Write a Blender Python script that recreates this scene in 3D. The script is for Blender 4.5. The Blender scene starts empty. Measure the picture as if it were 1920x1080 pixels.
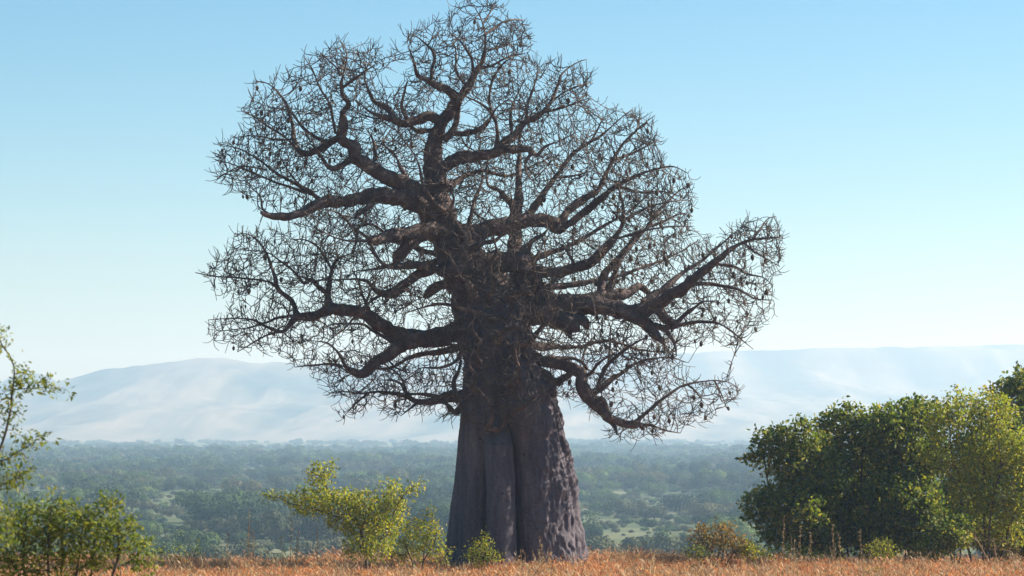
import bpy, math, random
import numpy as np
from mathutils import Vector, noise, kdtree

R = math.radians
rng = np.random.default_rng(7)
random.seed(7)
scene = bpy.context.scene
col = scene.collection

# ------------------------------------------------------------------ camera
F = 5444.0            # focal length in pixels of the 1920 px wide frame
EYE = 5.64            # eye height above the foot of the baobab
TY = 113.0            # distance of the baobab
PITCH = math.atan(260 / F)
camd = bpy.data.cameras.new('camera')
cam = bpy.data.objects.new('camera', camd)
col.objects.link(cam)
cam.location = (0, 0, EYE)
cam.rotation_euler = (R(90) + PITCH, 0, 0)
camd.sensor_width = 36
camd.lens = F / 1920 * 36
camd.clip_start = 1
camd.clip_end = 40000
camd.dof.use_dof = True
camd.dof.focus_distance = 113
camd.dof.aperture_fstop = 4.5
scene.camera = cam

# ------------------------------------------------------------------ world, sun, exposure
SUN_EL, SUN_AZ = R(33), R(14)      # azimuth counted from the right (+X) towards the back (+Y)
world = bpy.data.worlds.new('World')
scene.world = world
world.use_nodes = True
wn, wl = world.node_tree.nodes, world.node_tree.links
wn.clear()
sky = wn.new('ShaderNodeTexSky')
sky.sky_type = 'NISHITA'
sky.sun_disc = False
sky.sun_elevation = SUN_EL
sky.sun_rotation = R(90) - SUN_AZ
sky.altitude = 300
sky.air_density = 1.0
sky.dust_density = 0.3
sky.ozone_density = 3.0
hs = wn.new('ShaderNodeHueSaturation')
hs.inputs['Saturation'].default_value = 1.38
hs.inputs['Hue'].default_value = 0.491
bg = wn.new('ShaderNodeBackground')
bg.inputs['Strength'].default_value = 0.062
wo = wn.new('ShaderNodeOutputWorld')
wl.new(sky.outputs[0], hs.inputs['Color'])
wl.new(hs.outputs[0], bg.inputs['Color'])
wl.new(bg.outputs[0], wo.inputs['Surface'])

S = Vector((math.cos(SUN_EL) * math.cos(SUN_AZ), math.cos(SUN_EL) * math.sin(SUN_AZ), math.sin(SUN_EL)))
sd = bpy.data.lights.new('sun', 'SUN')
sd.energy = 5.0
sd.angle = R(0.5)
sd.color = (1.0, 0.94, 0.86)
so = bpy.data.objects.new('sun', sd)
so.rotation_euler = S.to_track_quat('Z', 'Y').to_euler()
so.location = (60, 60, 80)
col.objects.link(so)

vs = scene.view_settings
vs.view_transform = 'Standard'
vs.look = 'None'
vs.exposure = 1.15
vs.gamma = 1
vs.use_curve_mapping = False
scene.cycles.volume_bounces = 1
scene.cycles.max_bounces = 6
scene.cycles.transparent_max_bounces = 8
scene.cycles.use_denoising = True

# ------------------------------------------------------------------ helpers
def at(px, py, Y):
    u, v = (px - 960) / F, (540 - py) / F
    dy = math.cos(PITCH) - v * math.sin(PITCH)
    dz = math.sin(PITCH) + v * math.cos(PITCH)
    s = Y / dy
    return np.array((u * s, Y, EYE + dz * s))

def at_many(px, py, Y):
    u, v = (px - 960) / F, (540 - py) / F
    dy = math.cos(PITCH) - v * math.sin(PITCH)
    dz = math.sin(PITCH) + v * math.cos(PITCH)
    s = Y / dy
    return np.stack((u * s, Y + 0 * u, EYE + dz * s), -1)

def tag(o, label=None, cat=None, group=None, kind=None):
    if label: o['label'] = label
    if cat: o['category'] = cat
    if group: o['group'] = group
    if kind: o['kind'] = kind
    return o

def link(name, me, mat=None, parent=None):
    o = bpy.data.objects.new(name, me)
    col.objects.link(o)
    if mat is not None and me is not None and not me.materials:
        me.materials.append(mat)
    if parent: o.parent = parent
    return o

def empty(name, loc):
    o = bpy.data.objects.new(name, None)
    o.empty_display_size = 0.2
    o.location = loc
    col.objects.link(o)
    return o

def mesh(name, V, quads=None, tris=None, smooth=False):
    me = bpy.data.meshes.new(name)
    V = np.asarray(V, dtype=np.float32)
    q = np.zeros((0, 4), int) if quads is None else np.asarray(quads, int)
    t = np.zeros((0, 3), int) if tris is None else np.asarray(tris, int)
    nl = q.size + t.size
    me.vertices.add(len(V)); me.vertices.foreach_set('co', V.ravel())
    me.loops.add(nl)
    me.loops.foreach_set('vertex_index', np.concatenate((q.ravel(), t.ravel())).astype(np.int32))
    nf = len(q) + len(t)
    me.polygons.add(nf)
    st = np.concatenate((np.arange(len(q)) * 4, len(q) * 4 + np.arange(len(t)) * 3)).astype(np.int32)
    me.polygons.foreach_set('loop_start', st)
    if smooth: me.polygons.foreach_set('use_smooth', np.ones(nf, bool))
    me.update(calc_edges=True)
    me.validate()
    return me

def nrm(a):
    return a / np.maximum(np.linalg.norm(a, axis=-1, keepdims=True), 1e-9)

def tubes(chains, sides, off=0, lump=0.0, freq=2.0, cap=True):
    """chains: list of (points n x 3, radii n) -> verts, quads, tris (all in one)"""
    P = np.concatenate([c[0] for c in chains]); r = np.concatenate([c[1] for c in chains])
    L = np.array([len(c[0]) for c in chains])
    cid = np.repeat(np.arange(len(chains)), L)
    N = len(P)
    nx = np.minimum(np.arange(N) + 1, N - 1); pv = np.maximum(np.arange(N) - 1, 0)
    nx = np.where(cid[nx] == cid, nx, np.arange(N)); pv = np.where(cid[pv] == cid, pv, np.arange(N))
    T = nrm(P[nx] - P[pv])
    mean = np.zeros((len(chains), 3)); np.add.at(mean, cid, T); mean = nrm(mean)
    ref = np.zeros_like(mean)
    k = np.argmin(np.abs(mean) + np.array((0.15, 0.0, 0.15)), axis=1)
    ref[np.arange(len(chains)), k] = 1
    A = nrm(np.cross(T, ref[cid] + 0.01)); B = np.cross(T, A)
    a = np.arange(sides) * 2 * math.pi / sides
    D = A[:, None, :] * np.cos(a)[None, :, None] + B[:, None, :] * np.sin(a)[None, :, None]
    rr = np.repeat(r[:, None], sides, 1)
    if lump > 0:
        Q = (P[:, None, :] + D * r[:, None, None]).reshape(-1, 3)
        n1 = np.array([noise.noise(Vector(q * freq)) for q in Q]).reshape(N, sides)
        n2 = np.array([noise.noise(Vector(q * freq * 2.7 + 9.1)) for q in Q]).reshape(N, sides)
        rr = rr * (1 + lump * (n1 + 0.6 * n2))
    V = (P[:, None, :] + D * rr[:, :, None]).reshape(-1, 3)
    i = np.nonzero(cid[:-1] == cid[1:])[0]
    j = np.arange(sides); j2 = (j + 1) % sides
    q = np.stack((i[:, None] * sides + j, i[:, None] * sides + j2, (i[:, None] + 1) * sides + j2, (i[:, None] + 1) * sides + j), -1).reshape(-1, 4)
    tr = np.zeros((0, 3), int)
    if cap:
        last = np.cumsum(L) - 1
        tip = P[last] + T[last] * r[last][:, None] * 0.7
        ti = len(V) + np.arange(len(last))
        V = np.concatenate((V, tip))
        tr = np.stack((last[:, None] * sides + j, last[:, None] * sides + j2, np.repeat(ti[:, None], sides, 1)), -1).reshape(-1, 3)
    return V, q + off, tr + off

def tube_mesh(name, groups, **kw):
    Vs, Qs, Ts, off = [], [], [], 0
    for chains, sides in groups:
        if not chains: continue
        V, q, t = tubes(chains, sides, off, **kw)
        Vs.append(V); Qs.append(q); Ts.append(t); off += len(V)
    return mesh(name, np.concatenate(Vs), np.concatenate(Qs), np.concatenate(Ts), True)

def resample(P, r, step):
    """Catmull-Rom through control points, about `step` apart"""
    P = np.asarray(P, float); r = np.asarray(r, float)
    if len(P) < 3:
        P = np.insert(P, 1, (P[0] + P[1]) / 2, 0); r = np.insert(r, 1, (r[0] + r[1]) / 2)
    e = np.concatenate(([2 * P[0] - P[1]], P, [2 * P[-1] - P[-2]]))
    out, rad = [], []
    for i in range(len(P) - 1):
        p0, p1, p2, p3 = e[i:i + 4]
        n = max(1, int(round(np.linalg.norm(p2 - p1) / step)))
        for k in range(n):
            t = k / n
            out.append(0.5 * (2 * p1 + (p2 - p0) * t + (2 * p0 - 5 * p1 + 4 * p2 - p3) * t * t + (3 * p1 - p0 - 3 * p2 + p3) * t ** 3))
            rad.append(r[i] * (1 - t) + r[i + 1] * t)
    out.append(P[-1]); rad.append(r[-1])
    return np.array(out), np.array(rad)

def colonize(nodes, attr, step, di, dk, iters, jit=0.25, grav=0.0, seed=1, inertia=0.0):
    """space colonisation; nodes n x 3 start points -> positions, parents (-1 for the start points)"""
    g = np.random.default_rng(seed)
    pos = [np.array(p) for p in nodes]; par = [-1] * len(nodes)
    n = len(attr)
    near = np.full(n, -1); dist = np.full(n, 1e9); alive = np.ones(n, bool)
    new = list(range(len(nodes)))
    grown = {}
    for it in range(iters):
        kd = kdtree.KDTree(len(new))
        for i in new: kd.insert(pos[i], i)
        kd.balance()
        idx = np.nonzero(alive)[0]
        if len(idx) == 0: break
        for a in idx:
            _, i, d = kd.find(attr[a])
            if d < dist[a]: dist[a] = d; near[a] = i
        alive &= dist > dk
        act = np.nonzero(alive & (dist < di))[0]
        if len(act) == 0: break
        acc = {}
        for a in act:
            d = attr[a] - pos[near[a]]
            acc.setdefault(int(near[a]), []).append(d / (np.linalg.norm(d) + 1e-9))
        new = []
        for i, ds in acc.items():
            if grown.get(i, 0) >= 3: continue
            d = np.mean(ds, axis=0) + g.normal(0, jit, 3) + np.array((0, 0, grav))
            if inertia and par[i] >= 0:
                pd = pos[i] - pos[par[i]]; d = d + inertia * pd / (np.linalg.norm(pd) + 1e-9)
            l = np.linalg.norm(d)
            if l < 1e-6: continue
            p = pos[i] + d / l * step
            grown[i] = grown.get(i, 0) + 1
            pos.append(p); par.append(i); new.append(len(pos) - 1)
        if not new: break
    return np.array(pos), np.array(par)

def skeleton(pos, par, tip, expo=2.3, rmax=None):
    """radii by the pipe rule and chains for every grown branch; also owner start node of each node"""
    n = len(pos)
    acc = np.zeros(n); cnt = np.zeros(n, int)
    for i in range(n - 1, -1, -1):
        if acc[i] == 0: acc[i] = tip ** expo
        if par[i] >= 0: acc[par[i]] += acc[i] * 0.93; cnt[par[i]] += 1
    r = acc ** (1 / expo)
    if rmax is not None: r = np.minimum(r, rmax)
    kids = [[] for _ in range(n)]
    root = np.arange(n)
    for i in range(n):
        if par[i] >= 0:
            kids[par[i]].append(i); root[i] = root[par[i]]
    chains = []
    for i in range(n):
        starts = []
        if par[i] < 0: starts = kids[i]
        elif len(kids[i]) > 1: starts = sorted(kids[i], key=lambda k: -acc[k])[1:]
        for s in starts:
            ids = [s]
            while kids[ids[-1]]: ids.append(max(kids[ids[-1]], key=lambda k: acc[k]))
            chains.append((i, ids))
    tips = np.array([i for i in range(n) if par[i] >= 0 and not kids[i]], int)
    return r, chains, root, tips

def chain_arrays(pos, r, chains):
    out = []
    for i, ids in chains:
        P = np.concatenate((pos[i:i + 1], pos[ids]))
        rr = np.concatenate((r[ids[:1]], r[ids]))
        if len(P) > 3:
            Q = P.copy(); Q[1:-1] = 0.5 * P[1:-1] + 0.25 * (P[:-2] + P[2:]); P = Q
        out.append((P, rr))
    return out

def leaves(C, D, ln, wd, seed=0, fold=0.25):
    """folded diamond leaves: centres, directions, length, width arrays -> verts, tris"""
    g = np.random.default_rng(seed)
    n = len(C)
    D = nrm(D)
    W = nrm(np.cross(D, g.normal(size=(n, 3)))); U = np.cross(D, W)
    ln = np.broadcast_to(ln, (n,))[:, None]; wd = np.broadcast_to(wd, (n,))[:, None]
    a = C; b = C + D * ln
    m = C + D * ln * 0.45
    l = m + W * wd * 0.5 + U * wd * fold; rr = m - W * wd * 0.5 + U * wd * fold
    V = np.stack((a, l, b, rr), 1).reshape(-1, 3)
    i = np.arange(n)[:, None] * 4
    T = np.concatenate((i + np.array((0, 1, 2)), i + np.array((0, 2, 3))))
    return V, T

# ------------------------------------------------------------------ materials
def mat_base(name):
    m = bpy.data.materials.new(name); m.use_nodes = True
    nt = m.node_tree; nt.nodes.clear()
    out = nt.nodes.new('ShaderNodeOutputMaterial')
    return m, nt.nodes, nt.links, out

def ramp(nodes, stops):
    n = nodes.new('ShaderNodeValToRGB')
    e = n.color_ramp.elements
    while len(e) < len(stops): e.new(0.5)
    for k, (p, c) in zip(e, stops):
        k.position = p; k.color = (*c, 1)
    return n

def bark_mat(name, c0, c1, c2, scale=1.5, bump=0.5, rough=0.9, stretch=0.35):
    m, N, L, out = mat_base(name)
    tc = N.new('ShaderNodeTexCoord'); mp = N.new('ShaderNodeMapping')
    mp.inputs['Scale'].default_value = (1, 1, stretch)
    L.new(tc.outputs['Object'], mp.inputs['Vector'])
    n1 = N.new('ShaderNodeTexNoise'); n1.inputs['Scale'].default_value = scale; n1.inputs['Detail'].default_value = 8; n1.inputs['Roughness'].default_value = 0.65
    L.new(mp.outputs[0], n1.inputs['Vector'])
    r = ramp(N, ((0.3, c0), (0.52, c1), (0.75, c2)))
    L.new(n1.outputs['Fac'], r.inputs[0])
    n2 = N.new('ShaderNodeTexNoise'); n2.inputs['Scale'].default_value = scale * 5; n2.inputs['Detail'].default_value = 6
    L.new(mp.outputs[0], n2.inputs['Vector'])
    b = N.new('ShaderNodeBump'); b.inputs['Strength'].default_value = bump; b.inputs['Distance'].default_value = 0.06
    L.new(n2.outputs['Fac'], b.inputs['Height'])
    p = N.new('ShaderNodeBsdfPrincipled')
    p.inputs['Roughness'].default_value = rough
    p.inputs['Specular IOR Level'].default_value = 0.25
    L.new(r.outputs[0], p.inputs['Base Color']); L.new(b.outputs[0], p.inputs['Normal'])
    L.new(p.outputs[0], out.inputs['Surface'])
    return m

def leaf_mat(name, stops, trans=0.4, rough=0.45, tint=(1.25, 1.25, 0.6), vary=0.0, spec=0.35):
    m, N, L, out = mat_base(name)
    ge = N.new('ShaderNodeNewGeometry')
    r = ramp(N, stops)
    fac = ge.outputs['Random Per Island']
    if vary:
        oi = N.new('ShaderNodeObjectInfo')
        mx = N.new('ShaderNodeMix'); mx.inputs[0].default_value = vary
        L.new(fac, mx.inputs[2]); L.new(oi.outputs['Random'], mx.inputs[3]); fac = mx.outputs[0]
    L.new(fac, r.inputs[0])
    p = N.new('ShaderNodeBsdfPrincipled'); p.inputs['Roughness'].default_value = rough
    p.inputs['Specular IOR Level'].default_value = spec
    L.new(r.outputs[0], p.inputs['Base Color'])
    t = N.new('ShaderNodeBsdfTranslucent')
    mm = N.new('ShaderNodeMix'); mm.data_type = 'RGBA'; mm.blend_type = 'MULTIPLY'; mm.inputs[0].default_value = 1
    mm.inputs[7].default_value = (*tint, 1)
    L.new(r.outputs[0], mm.inputs[6]); L.new(mm.outputs[2], t.inputs['Color'])
    s = N.new('ShaderNodeMixShader'); s.inputs[0].default_value = trans
    L.new(p.outputs[0], s.inputs[1]); L.new(t.outputs[0], s.inputs[2])
    L.new(s.outputs[0], out.inputs['Surface'])
    return m

def ground_mat(name, stops, scale, detail=6, rough=0.95, spur=None):
    m, N, L, out = mat_base(name)
    tc = N.new('ShaderNodeTexCoord')
    n = N.new('ShaderNodeTexNoise'); n.inputs['Scale'].default_value = scale; n.inputs['Detail'].default_value = detail
    n.inputs['Roughness'].default_value = 0.62
    L.new(tc.outputs['Object'], n.inputs['Vector'])
    fac = n.outputs['Fac']
    if spur:          # grass on the spurs, scrub in the gullies
        a = N.new('ShaderNodeAttribute'); a.attribute_name = 'spur'
        ma = N.new('ShaderNodeMath'); ma.operation = 'MULTIPLY_ADD'; ma.inputs[1].default_value = spur
        L.new(a.outputs['Fac'], ma.inputs[0]); L.new(fac, ma.inputs[2]); fac = ma.outputs[0]
    r = ramp(N, stops); L.new(fac, r.inputs[0])
    c = r.outputs[0]
    p = N.new('ShaderNodeBsdfPrincipled'); p.inputs['Roughness'].default_value = rough
    p.inputs['Specular IOR Level'].default_value = 0.1
    L.new(c, p.inputs['Base Color']); L.new(p.outputs[0], out.inputs['Surface'])
    return m

def trunk_mat():
    m, N, L, out = mat_base('trunk_bark')
    tc = N.new('ShaderNodeTexCoord')
    def mapped(sc):
        mp = N.new('ShaderNodeMapping'); mp.inputs['Scale'].default_value = sc; L.new(tc.outputs['Object'], mp.inputs['Vector']); return mp.outputs[0]
    def nz(vec, scale, detail, rough=0.6):
        n = N.new('ShaderNodeTexNoise'); n.inputs['Scale'].default_value = scale; n.inputs['Detail'].default_value = detail; n.inputs['Roughness'].default_value = rough
        L.new(vec, n.inputs['Vector']); return n.outputs['Fac']
    def math_(op, a, b):
        n = N.new('ShaderNodeMath'); n.operation = op
        for k, v in enumerate((a, b)):
            if isinstance(v, (int, float)): n.inputs[k].default_value = v
            else: L.new(v, n.inputs[k])
        return n.outputs[0]
    streak = nz(mapped((1, 1, 0.22)), 1.3, 9, 0.7)
    wrink = nz(mapped((0.5, 0.5, 3.2)), 2.2, 5)
    grain = nz(mapped((1, 1, 1)), 9.0, 7, 0.7)
    vo = N.new('ShaderNodeTexVoronoi'); vo.inputs['Scale'].default_value = 1.7; L.new(mapped((1, 1, 0.8)), vo.inputs['Vector'])
    pit = N.new('ShaderNodeMapRange'); pit.inputs['From Min'].default_value = 0.03; pit.inputs['From Max'].default_value = 0.10
    L.new(vo.outputs['Distance'], pit.inputs['Value'])
    f = math_('ADD', math_('MULTIPLY', streak, 0.7), math_('MULTIPLY', grain, 0.3))
    r = ramp(N, ((0.30, (0.045, 0.037, 0.044)), (0.46, (0.085, 0.07, 0.08)), (0.6, (0.15, 0.125, 0.128)), (0.76, (0.32, 0.265, 0.235))))
    L.new(f, r.inputs[0])
    mx = N.new('ShaderNodeMix'); mx.data_type = 'RGBA'; mx.inputs[6].default_value = (0.03, 0.024, 0.026, 1)
    L.new(pit.outputs[0], mx.inputs[0]); L.new(r.outputs[0], mx.inputs[7])
    hgt = math_('ADD', math_('MULTIPLY', wrink, 0.55), math_('ADD', math_('MULTIPLY', grain, 0.5), math_('MULTIPLY', pit.outputs[0], 0.5)))
    b = N.new('ShaderNodeBump'); b.inputs['Strength'].default_value = 0.7; b.inputs['Distance'].default_value = 0.07
    L.new(hgt, b.inputs['Height'])
    p = N.new('ShaderNodeBsdfPrincipled'); p.inputs['Roughness'].default_value = 0.85; p.inputs['Specular IOR Level'].default_value = 0.2
    L.new(mx.outputs[2], p.inputs['Base Color']); L.new(b.outputs[0], p.inputs['Normal'])
    L.new(p.outputs[0], out.inputs['Surface'])
    return m
M_trunk = trunk_mat()
M_limb = bark_mat('limb_bark', (0.06, 0.043, 0.039), (0.125, 0.09, 0.076), (0.32, 0.24, 0.185), 1.6, 0.9, stretch=1)
M_twig = bark_mat('twig_bark', (0.05, 0.038, 0.03), (0.1, 0.074, 0.056), (0.2, 0.155, 0.11), 2.0, 0.0, stretch=1)
M_pod = bark_mat('pod_skin', (0.06, 0.045, 0.03), (0.09, 0.068, 0.045), (0.13, 0.1, 0.06), 6.0, 0.2, stretch=1)
M_stem = bark_mat('shrub_bark', (0.05, 0.04, 0.03), (0.1, 0.08, 0.06), (0.18, 0.15, 0.11), 6.0, 0.3, stretch=1)
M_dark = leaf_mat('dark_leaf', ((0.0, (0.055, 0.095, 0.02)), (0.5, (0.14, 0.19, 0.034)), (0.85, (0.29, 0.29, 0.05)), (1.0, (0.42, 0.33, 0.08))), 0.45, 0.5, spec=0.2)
M_yel = leaf_mat('yellow_green_leaf', ((0.0, (0.11, 0.15, 0.02)), (0.4, (0.25, 0.3, 0.032)), (0.8, (0.42, 0.39, 0.045)), (1.0, (0.5, 0.36, 0.07))), 0.5, 0.5)
M_sap = leaf_mat('sapling_leaf', ((0.0, (0.08, 0.13, 0.02)), (0.35, (0.26, 0.31, 0.035)), (0.8, (0.48, 0.44, 0.05)), (1.0, (0.56, 0.42, 0.07))), 0.5, 0.5)
M_rust = leaf_mat('rust_leaf', ((0.0, (0.09, 0.1, 0.025)), (0.4, (0.22, 0.15, 0.04)), (0.8, (0.36, 0.18, 0.045)), (1.0, (0.34, 0.27, 0.06))), 0.4, 0.6)
M_near = leaf_mat('near_leaf', ((0.0, (0.07, 0.115, 0.03)), (0.5, (0.17, 0.22, 0.045)), (1.0, (0.36, 0.34, 0.06))), 0.45, 0.55, spec=0.2)
M_val = [leaf_mat('valley_leaf', ((0.0, (0.025, 0.045, 0.018)), (0.5, (0.05, 0.08, 0.028)), (1.0, (0.09, 0.12, 0.04))), 0.1, 0.8, vary=0.85, spec=0.08),
         leaf_mat('olive_valley_leaf', ((0.0, (0.06, 0.07, 0.03)), (0.5, (0.1, 0.105, 0.045)), (1.0, (0.15, 0.13, 0.06))), 0.1, 0.8, vary=0.85, spec=0.08),
         leaf_mat('bright_valley_leaf', ((0.0, (0.06, 0.1, 0.03)), (0.5, (0.1, 0.15, 0.04)), (1.0, (0.16, 0.2, 0.05))), 0.15, 0.8, vary=0.85, spec=0.08)]
M_grass = leaf_mat('dry_grass', ((0.0, (0.28, 0.09, 0.032)), (0.45, (0.55, 0.21, 0.072)), (0.78, (0.7, 0.36, 0.13)), (1.0, (0.88, 0.66, 0.36))), 0.4, 0.6, tint=(1.05, 0.95, 0.85))
M_straw = leaf_mat('straw', ((0.0, (0.2, 0.12, 0.06)), (0.6, (0.38, 0.25, 0.12)), (1.0, (0.55, 0.42, 0.24))), 0.3, 0.7, tint=(1, 1, 0.9))
M_soil = ground_mat('savanna_ground', ((0.35, (0.16, 0.07, 0.035)), (0.6, (0.3, 0.15, 0.07)), (0.8, (0.36, 0.22, 0.12))), 0.6)
M_valley = ground_mat('valley_ground', ((0.35, (0.06, 0.08, 0.03)), (0.48, (0.1, 0.12, 0.045)), (0.6, (0.17, 0.165, 0.08)), (0.72, (0.32, 0.26, 0.17))), 0.02, 10)
M_hill = ground_mat('hill_ground', ((0.5, (0.02, 0.032, 0.022)), (0.64, (0.05, 0.058, 0.036)), (0.76, (0.12, 0.108, 0.07)), (0.95, (0.24, 0.2, 0.145))), 0.004, 9, spur=0.3)

# ------------------------------------------------------------------ ground, valley, hills
VZ = EYE - 28.0
def ground_z(x, y):
    """height of the knoll and of the valley floor"""
    y = np.asarray(y, float)
    k = np.interp(y, (-400, -60, 0, 100, 112, 122, 132, 150, 190, 300, 420, 520, 6000), (3, 3.9, 3.9, 0.1, 0.0, -0.25, -1.2, -4.2, -9.5, -18, VZ + 1.5, VZ, VZ))
    und = 0.12 * np.sin(x * 0.21 + 1) * np.sin(y * 0.17) + 0.08 * np.sin(x * 0.53 + y * 0.3)
    far = np.clip((y - 500) / 600, 0, 1) * (1.2 * np.sin(x * 0.011 + y * 0.004) + 1.0 * np.sin(y * 0.009 - x * 0.005 + 2))
    return k + und * np.clip((200 - y) / 60, 0, 1) + far

def strip(name, ys, half, nx, mat, zf, kind='structure'):
    t = np.linspace(-1, 1, nx)
    Y = np.repeat(np.asarray(ys)[:, None], nx, 1)
    X = half(Y) * t[None, :]
    Z = zf(X, Y)
    V = np.stack((X, Y, Z), -1).reshape(-1, 3)
    i = (np.arange(len(ys) - 1)[:, None] * nx + np.arange(nx - 1)[None, :]).ravel()
    q = np.stack((i, i + 1, i + nx + 1, i + nx), -1)
    o = link(name, mesh(name, V, q, smooth=True), mat)
    o['kind'] = kind
    return o

strip('ground', np.concatenate((np.arange(-300, 0, 20.), np.arange(0, 160, 1.5), np.arange(160, 231, 10.))), lambda Y: 120 + 0.35 * np.maximum(Y, 0), 90, M_soil, ground_z)
HALF = lambda Y: 160 + 0.32 * np.maximum(Y, 0)
strip('valley_floor', np.concatenate((np.arange(225, 700, 12.), np.geomspace(705, 8600, 120))), HALF, 160, M_valley,
      lambda X, Y: ground_z(X, Y) - 0.35)

def fbm(x, y, s, o=5, seed=0.0, ridged=False):
    v, a, f = 0.0, 1.0, 1.0 / s
    for k in range(o):
        n = noise.noise(Vector((x * f, y * f, seed + k * 7.3)))
        v += a * ((1 - 2 * abs(n)) if ridged else n)
        a *= 0.5; f *= 2.03
    return v

def ridge_h(px, dist, xs, ys):
    py = np.interp(px, xs, ys)
    return (800 - py) / F * dist + EYE - VZ

LX = (-700, -300, -60, 60, 110, 200, 300, 390, 430, 480, 560, 640, 800, 1000, 1200, 1500, 1800)
LYp = (800, 790, 760, 735, 713, 692, 680, 671, 671, 677, 680, 684, 694, 705, 730, 790, 830)
RX = (-800, 100, 500, 700, 1000, 1300, 1330, 1500, 1700, 1920, 2600)
RYp = (760, 730, 700, 675, 664, 659, 655, 652, 649, 645, 640)

def hills():
    ny, nx = 170, 760
    ys = np.concatenate((np.linspace(4700, 8200, ny - 12), np.linspace(8260, 9200, 12)))
    pxs = np.linspace(-750, 2650, nx)
    V = np.zeros((ny, nx, 3)); GU = np.zeros((ny, nx))
    for j, y in enumerate(ys):
        for i, px in enumerate(pxs):
            x = (px - 960) / F * y
            w = fbm(x, y, 900, 3, 3.0)
            # left range: long spurs running down to the plain
            H = ridge_h(px, 6700, LX, LYp)
            u = (y + 260 * w - 5150) / (6700 - 5150)
            g = fbm(x - (y - 6700) * 0.24 + 60 * w, y * 0.10, 190, 5, 11.0, True)
            if u < 1:
                uu = max(u, 0)
                hl = H * (0.32 * uu + 0.68 * uu ** 2.1) * (1 + 0.28 * g * min(1, 4 * uu) * (1 - uu) * 1.5)
            else:
                hl = H * max(0, 1 - 0.35 * (u - 1) ** 2)
            # right range: flat topped escarpment
            H2 = ridge_h(px, 7900, RX, RYp)
            u2 = (y + 240 * w - 5700) / (7900 - 5700)
            g2 = fbm(x + (y - 7900) * 0.12 + 60 * w, y * 0.10, 230, 5, 23.0, True)
            uu = min(max(u2, 0), 1)
            prof = 0.42 * uu + 0.30 * uu ** 3 + 0.28 * min(1, max(0, (uu - 0.78) / 0.16)) ** 1.3
            h2 = H2 * prof * (1 + 0.28 * g2 * min(1, 4 * uu) * (1 - uu) * 1.4)
            # small dome beyond the left shoulder
            xd = (px - 55) / 62.0
            h3 = ((800 - 701) / F * 7600 + EYE - VZ) * math.exp(-(xd * xd) * 0.5 * 0.35) * math.exp(-((y - 7600) / 420) ** 2)
            h = max(hl, h2, h3, 0)
            rough = 8 * fbm(x, y, 130, 4, 40) * min(1, h / 40)
            z = VZ - 2.5 + h + (rough if h > 1 else 0)
            V[j, i] = (x, y, z)
            GU[j, i] = g if hl >= h2 else g2
    i = (np.arange(ny - 1)[:, None] * nx + np.arange(nx - 1)[None, :]).ravel()
    q = np.stack((i, i + 1, i + nx + 1, i + nx), -1)
    hm = mesh('hills', V.reshape(-1, 3), q, smooth=True)
    at_ = hm.attributes.new('spur', 'FLOAT', 'POINT'); at_.data.foreach_set('value', GU.ravel().astype(np.float32))
    o = link('hills', hm, M_hill)
    o['kind'] = 'structure'
    return V[..., 2].max()
HILLTOP = hills()

# ------------------------------------------------------------------ the baobab
BASE = at(965, 1072, TY)
PXM = np.linalg.norm(at(966, 700, TY) - at(965, 700, TY))     # metres per pixel at the tree
tree = empty('baobab_tree', BASE)
tag(tree, 'huge leafless baobab with fluted grey trunk and bare twisted branches hung with pods', 'tree')

# trunk: a loft around fused columns, each (py, centre px, depth px, radius px)
COLS = [
    [(1090, 868, 12, 39), (1040, 870, 12, 36), (900, 886, 12, 33), (800, 897, 10, 34), (700, 904, 8, 35), (600, 893, 5, 40), (540, 885, 0, 38)],
    [(1090, 886, -48, 29), (1040, 887, -50, 27), (900, 891, -52, 27), (820, 894, -50, 29), (700, 900, -42, 33), (600, 910, -30, 40), (540, 905, -20, 40)],
    [(1090, 943, -88, 31), (1040, 942, -88, 28), (900, 938, -86, 27), (835, 934, -80, 27), (808, 934, -62, 22), (790, 936, -40, 14), (540, 936, 0, 10)],
    [(1090, 1020, -46, 50), (1040, 1019, -46, 47), (900, 1008, -46, 44), (800, 996, -46, 42), (700, 968, -40, 42), (640, 950, -32, 40), (600, 938, -28, 42), (540, 925, -20, 40)],
    [(1090, 1064, -4, 37), (1040, 1062, -6, 34), (900, 1046, -8, 33), (800, 1021, -8, 34), (740, 1005, -5, 35), (695, 988, 0, 35), (650, 958, 0, 32), (600, 945, 0, 34), (540, 930, 0, 34)],
    [(1090, 1052, -56, 30), (1040, 1050, -56, 28), (900, 1038, -54, 25), (800, 1020, -50, 23), (720, 1004, -40, 20), (660, 965, -26, 18), (540, 930, -10, 16)],
    [(1090, 966, 30, 64), (900, 965, 30, 56), (800, 958, 20, 62), (700, 950, 14, 60), (600, 930, 10, 62), (540, 922, 6, 62)],
    [(1090, 925, 76, 46), (900, 930, 70, 42), (700, 930, 50, 38), (540, 920, 30, 36)],
    [(1090, 1010, 74, 46), (900, 1005, 68, 42), (700, 965, 50, 34), (620, 940, 40, 34), (540, 920, 30, 34)],
]
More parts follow.
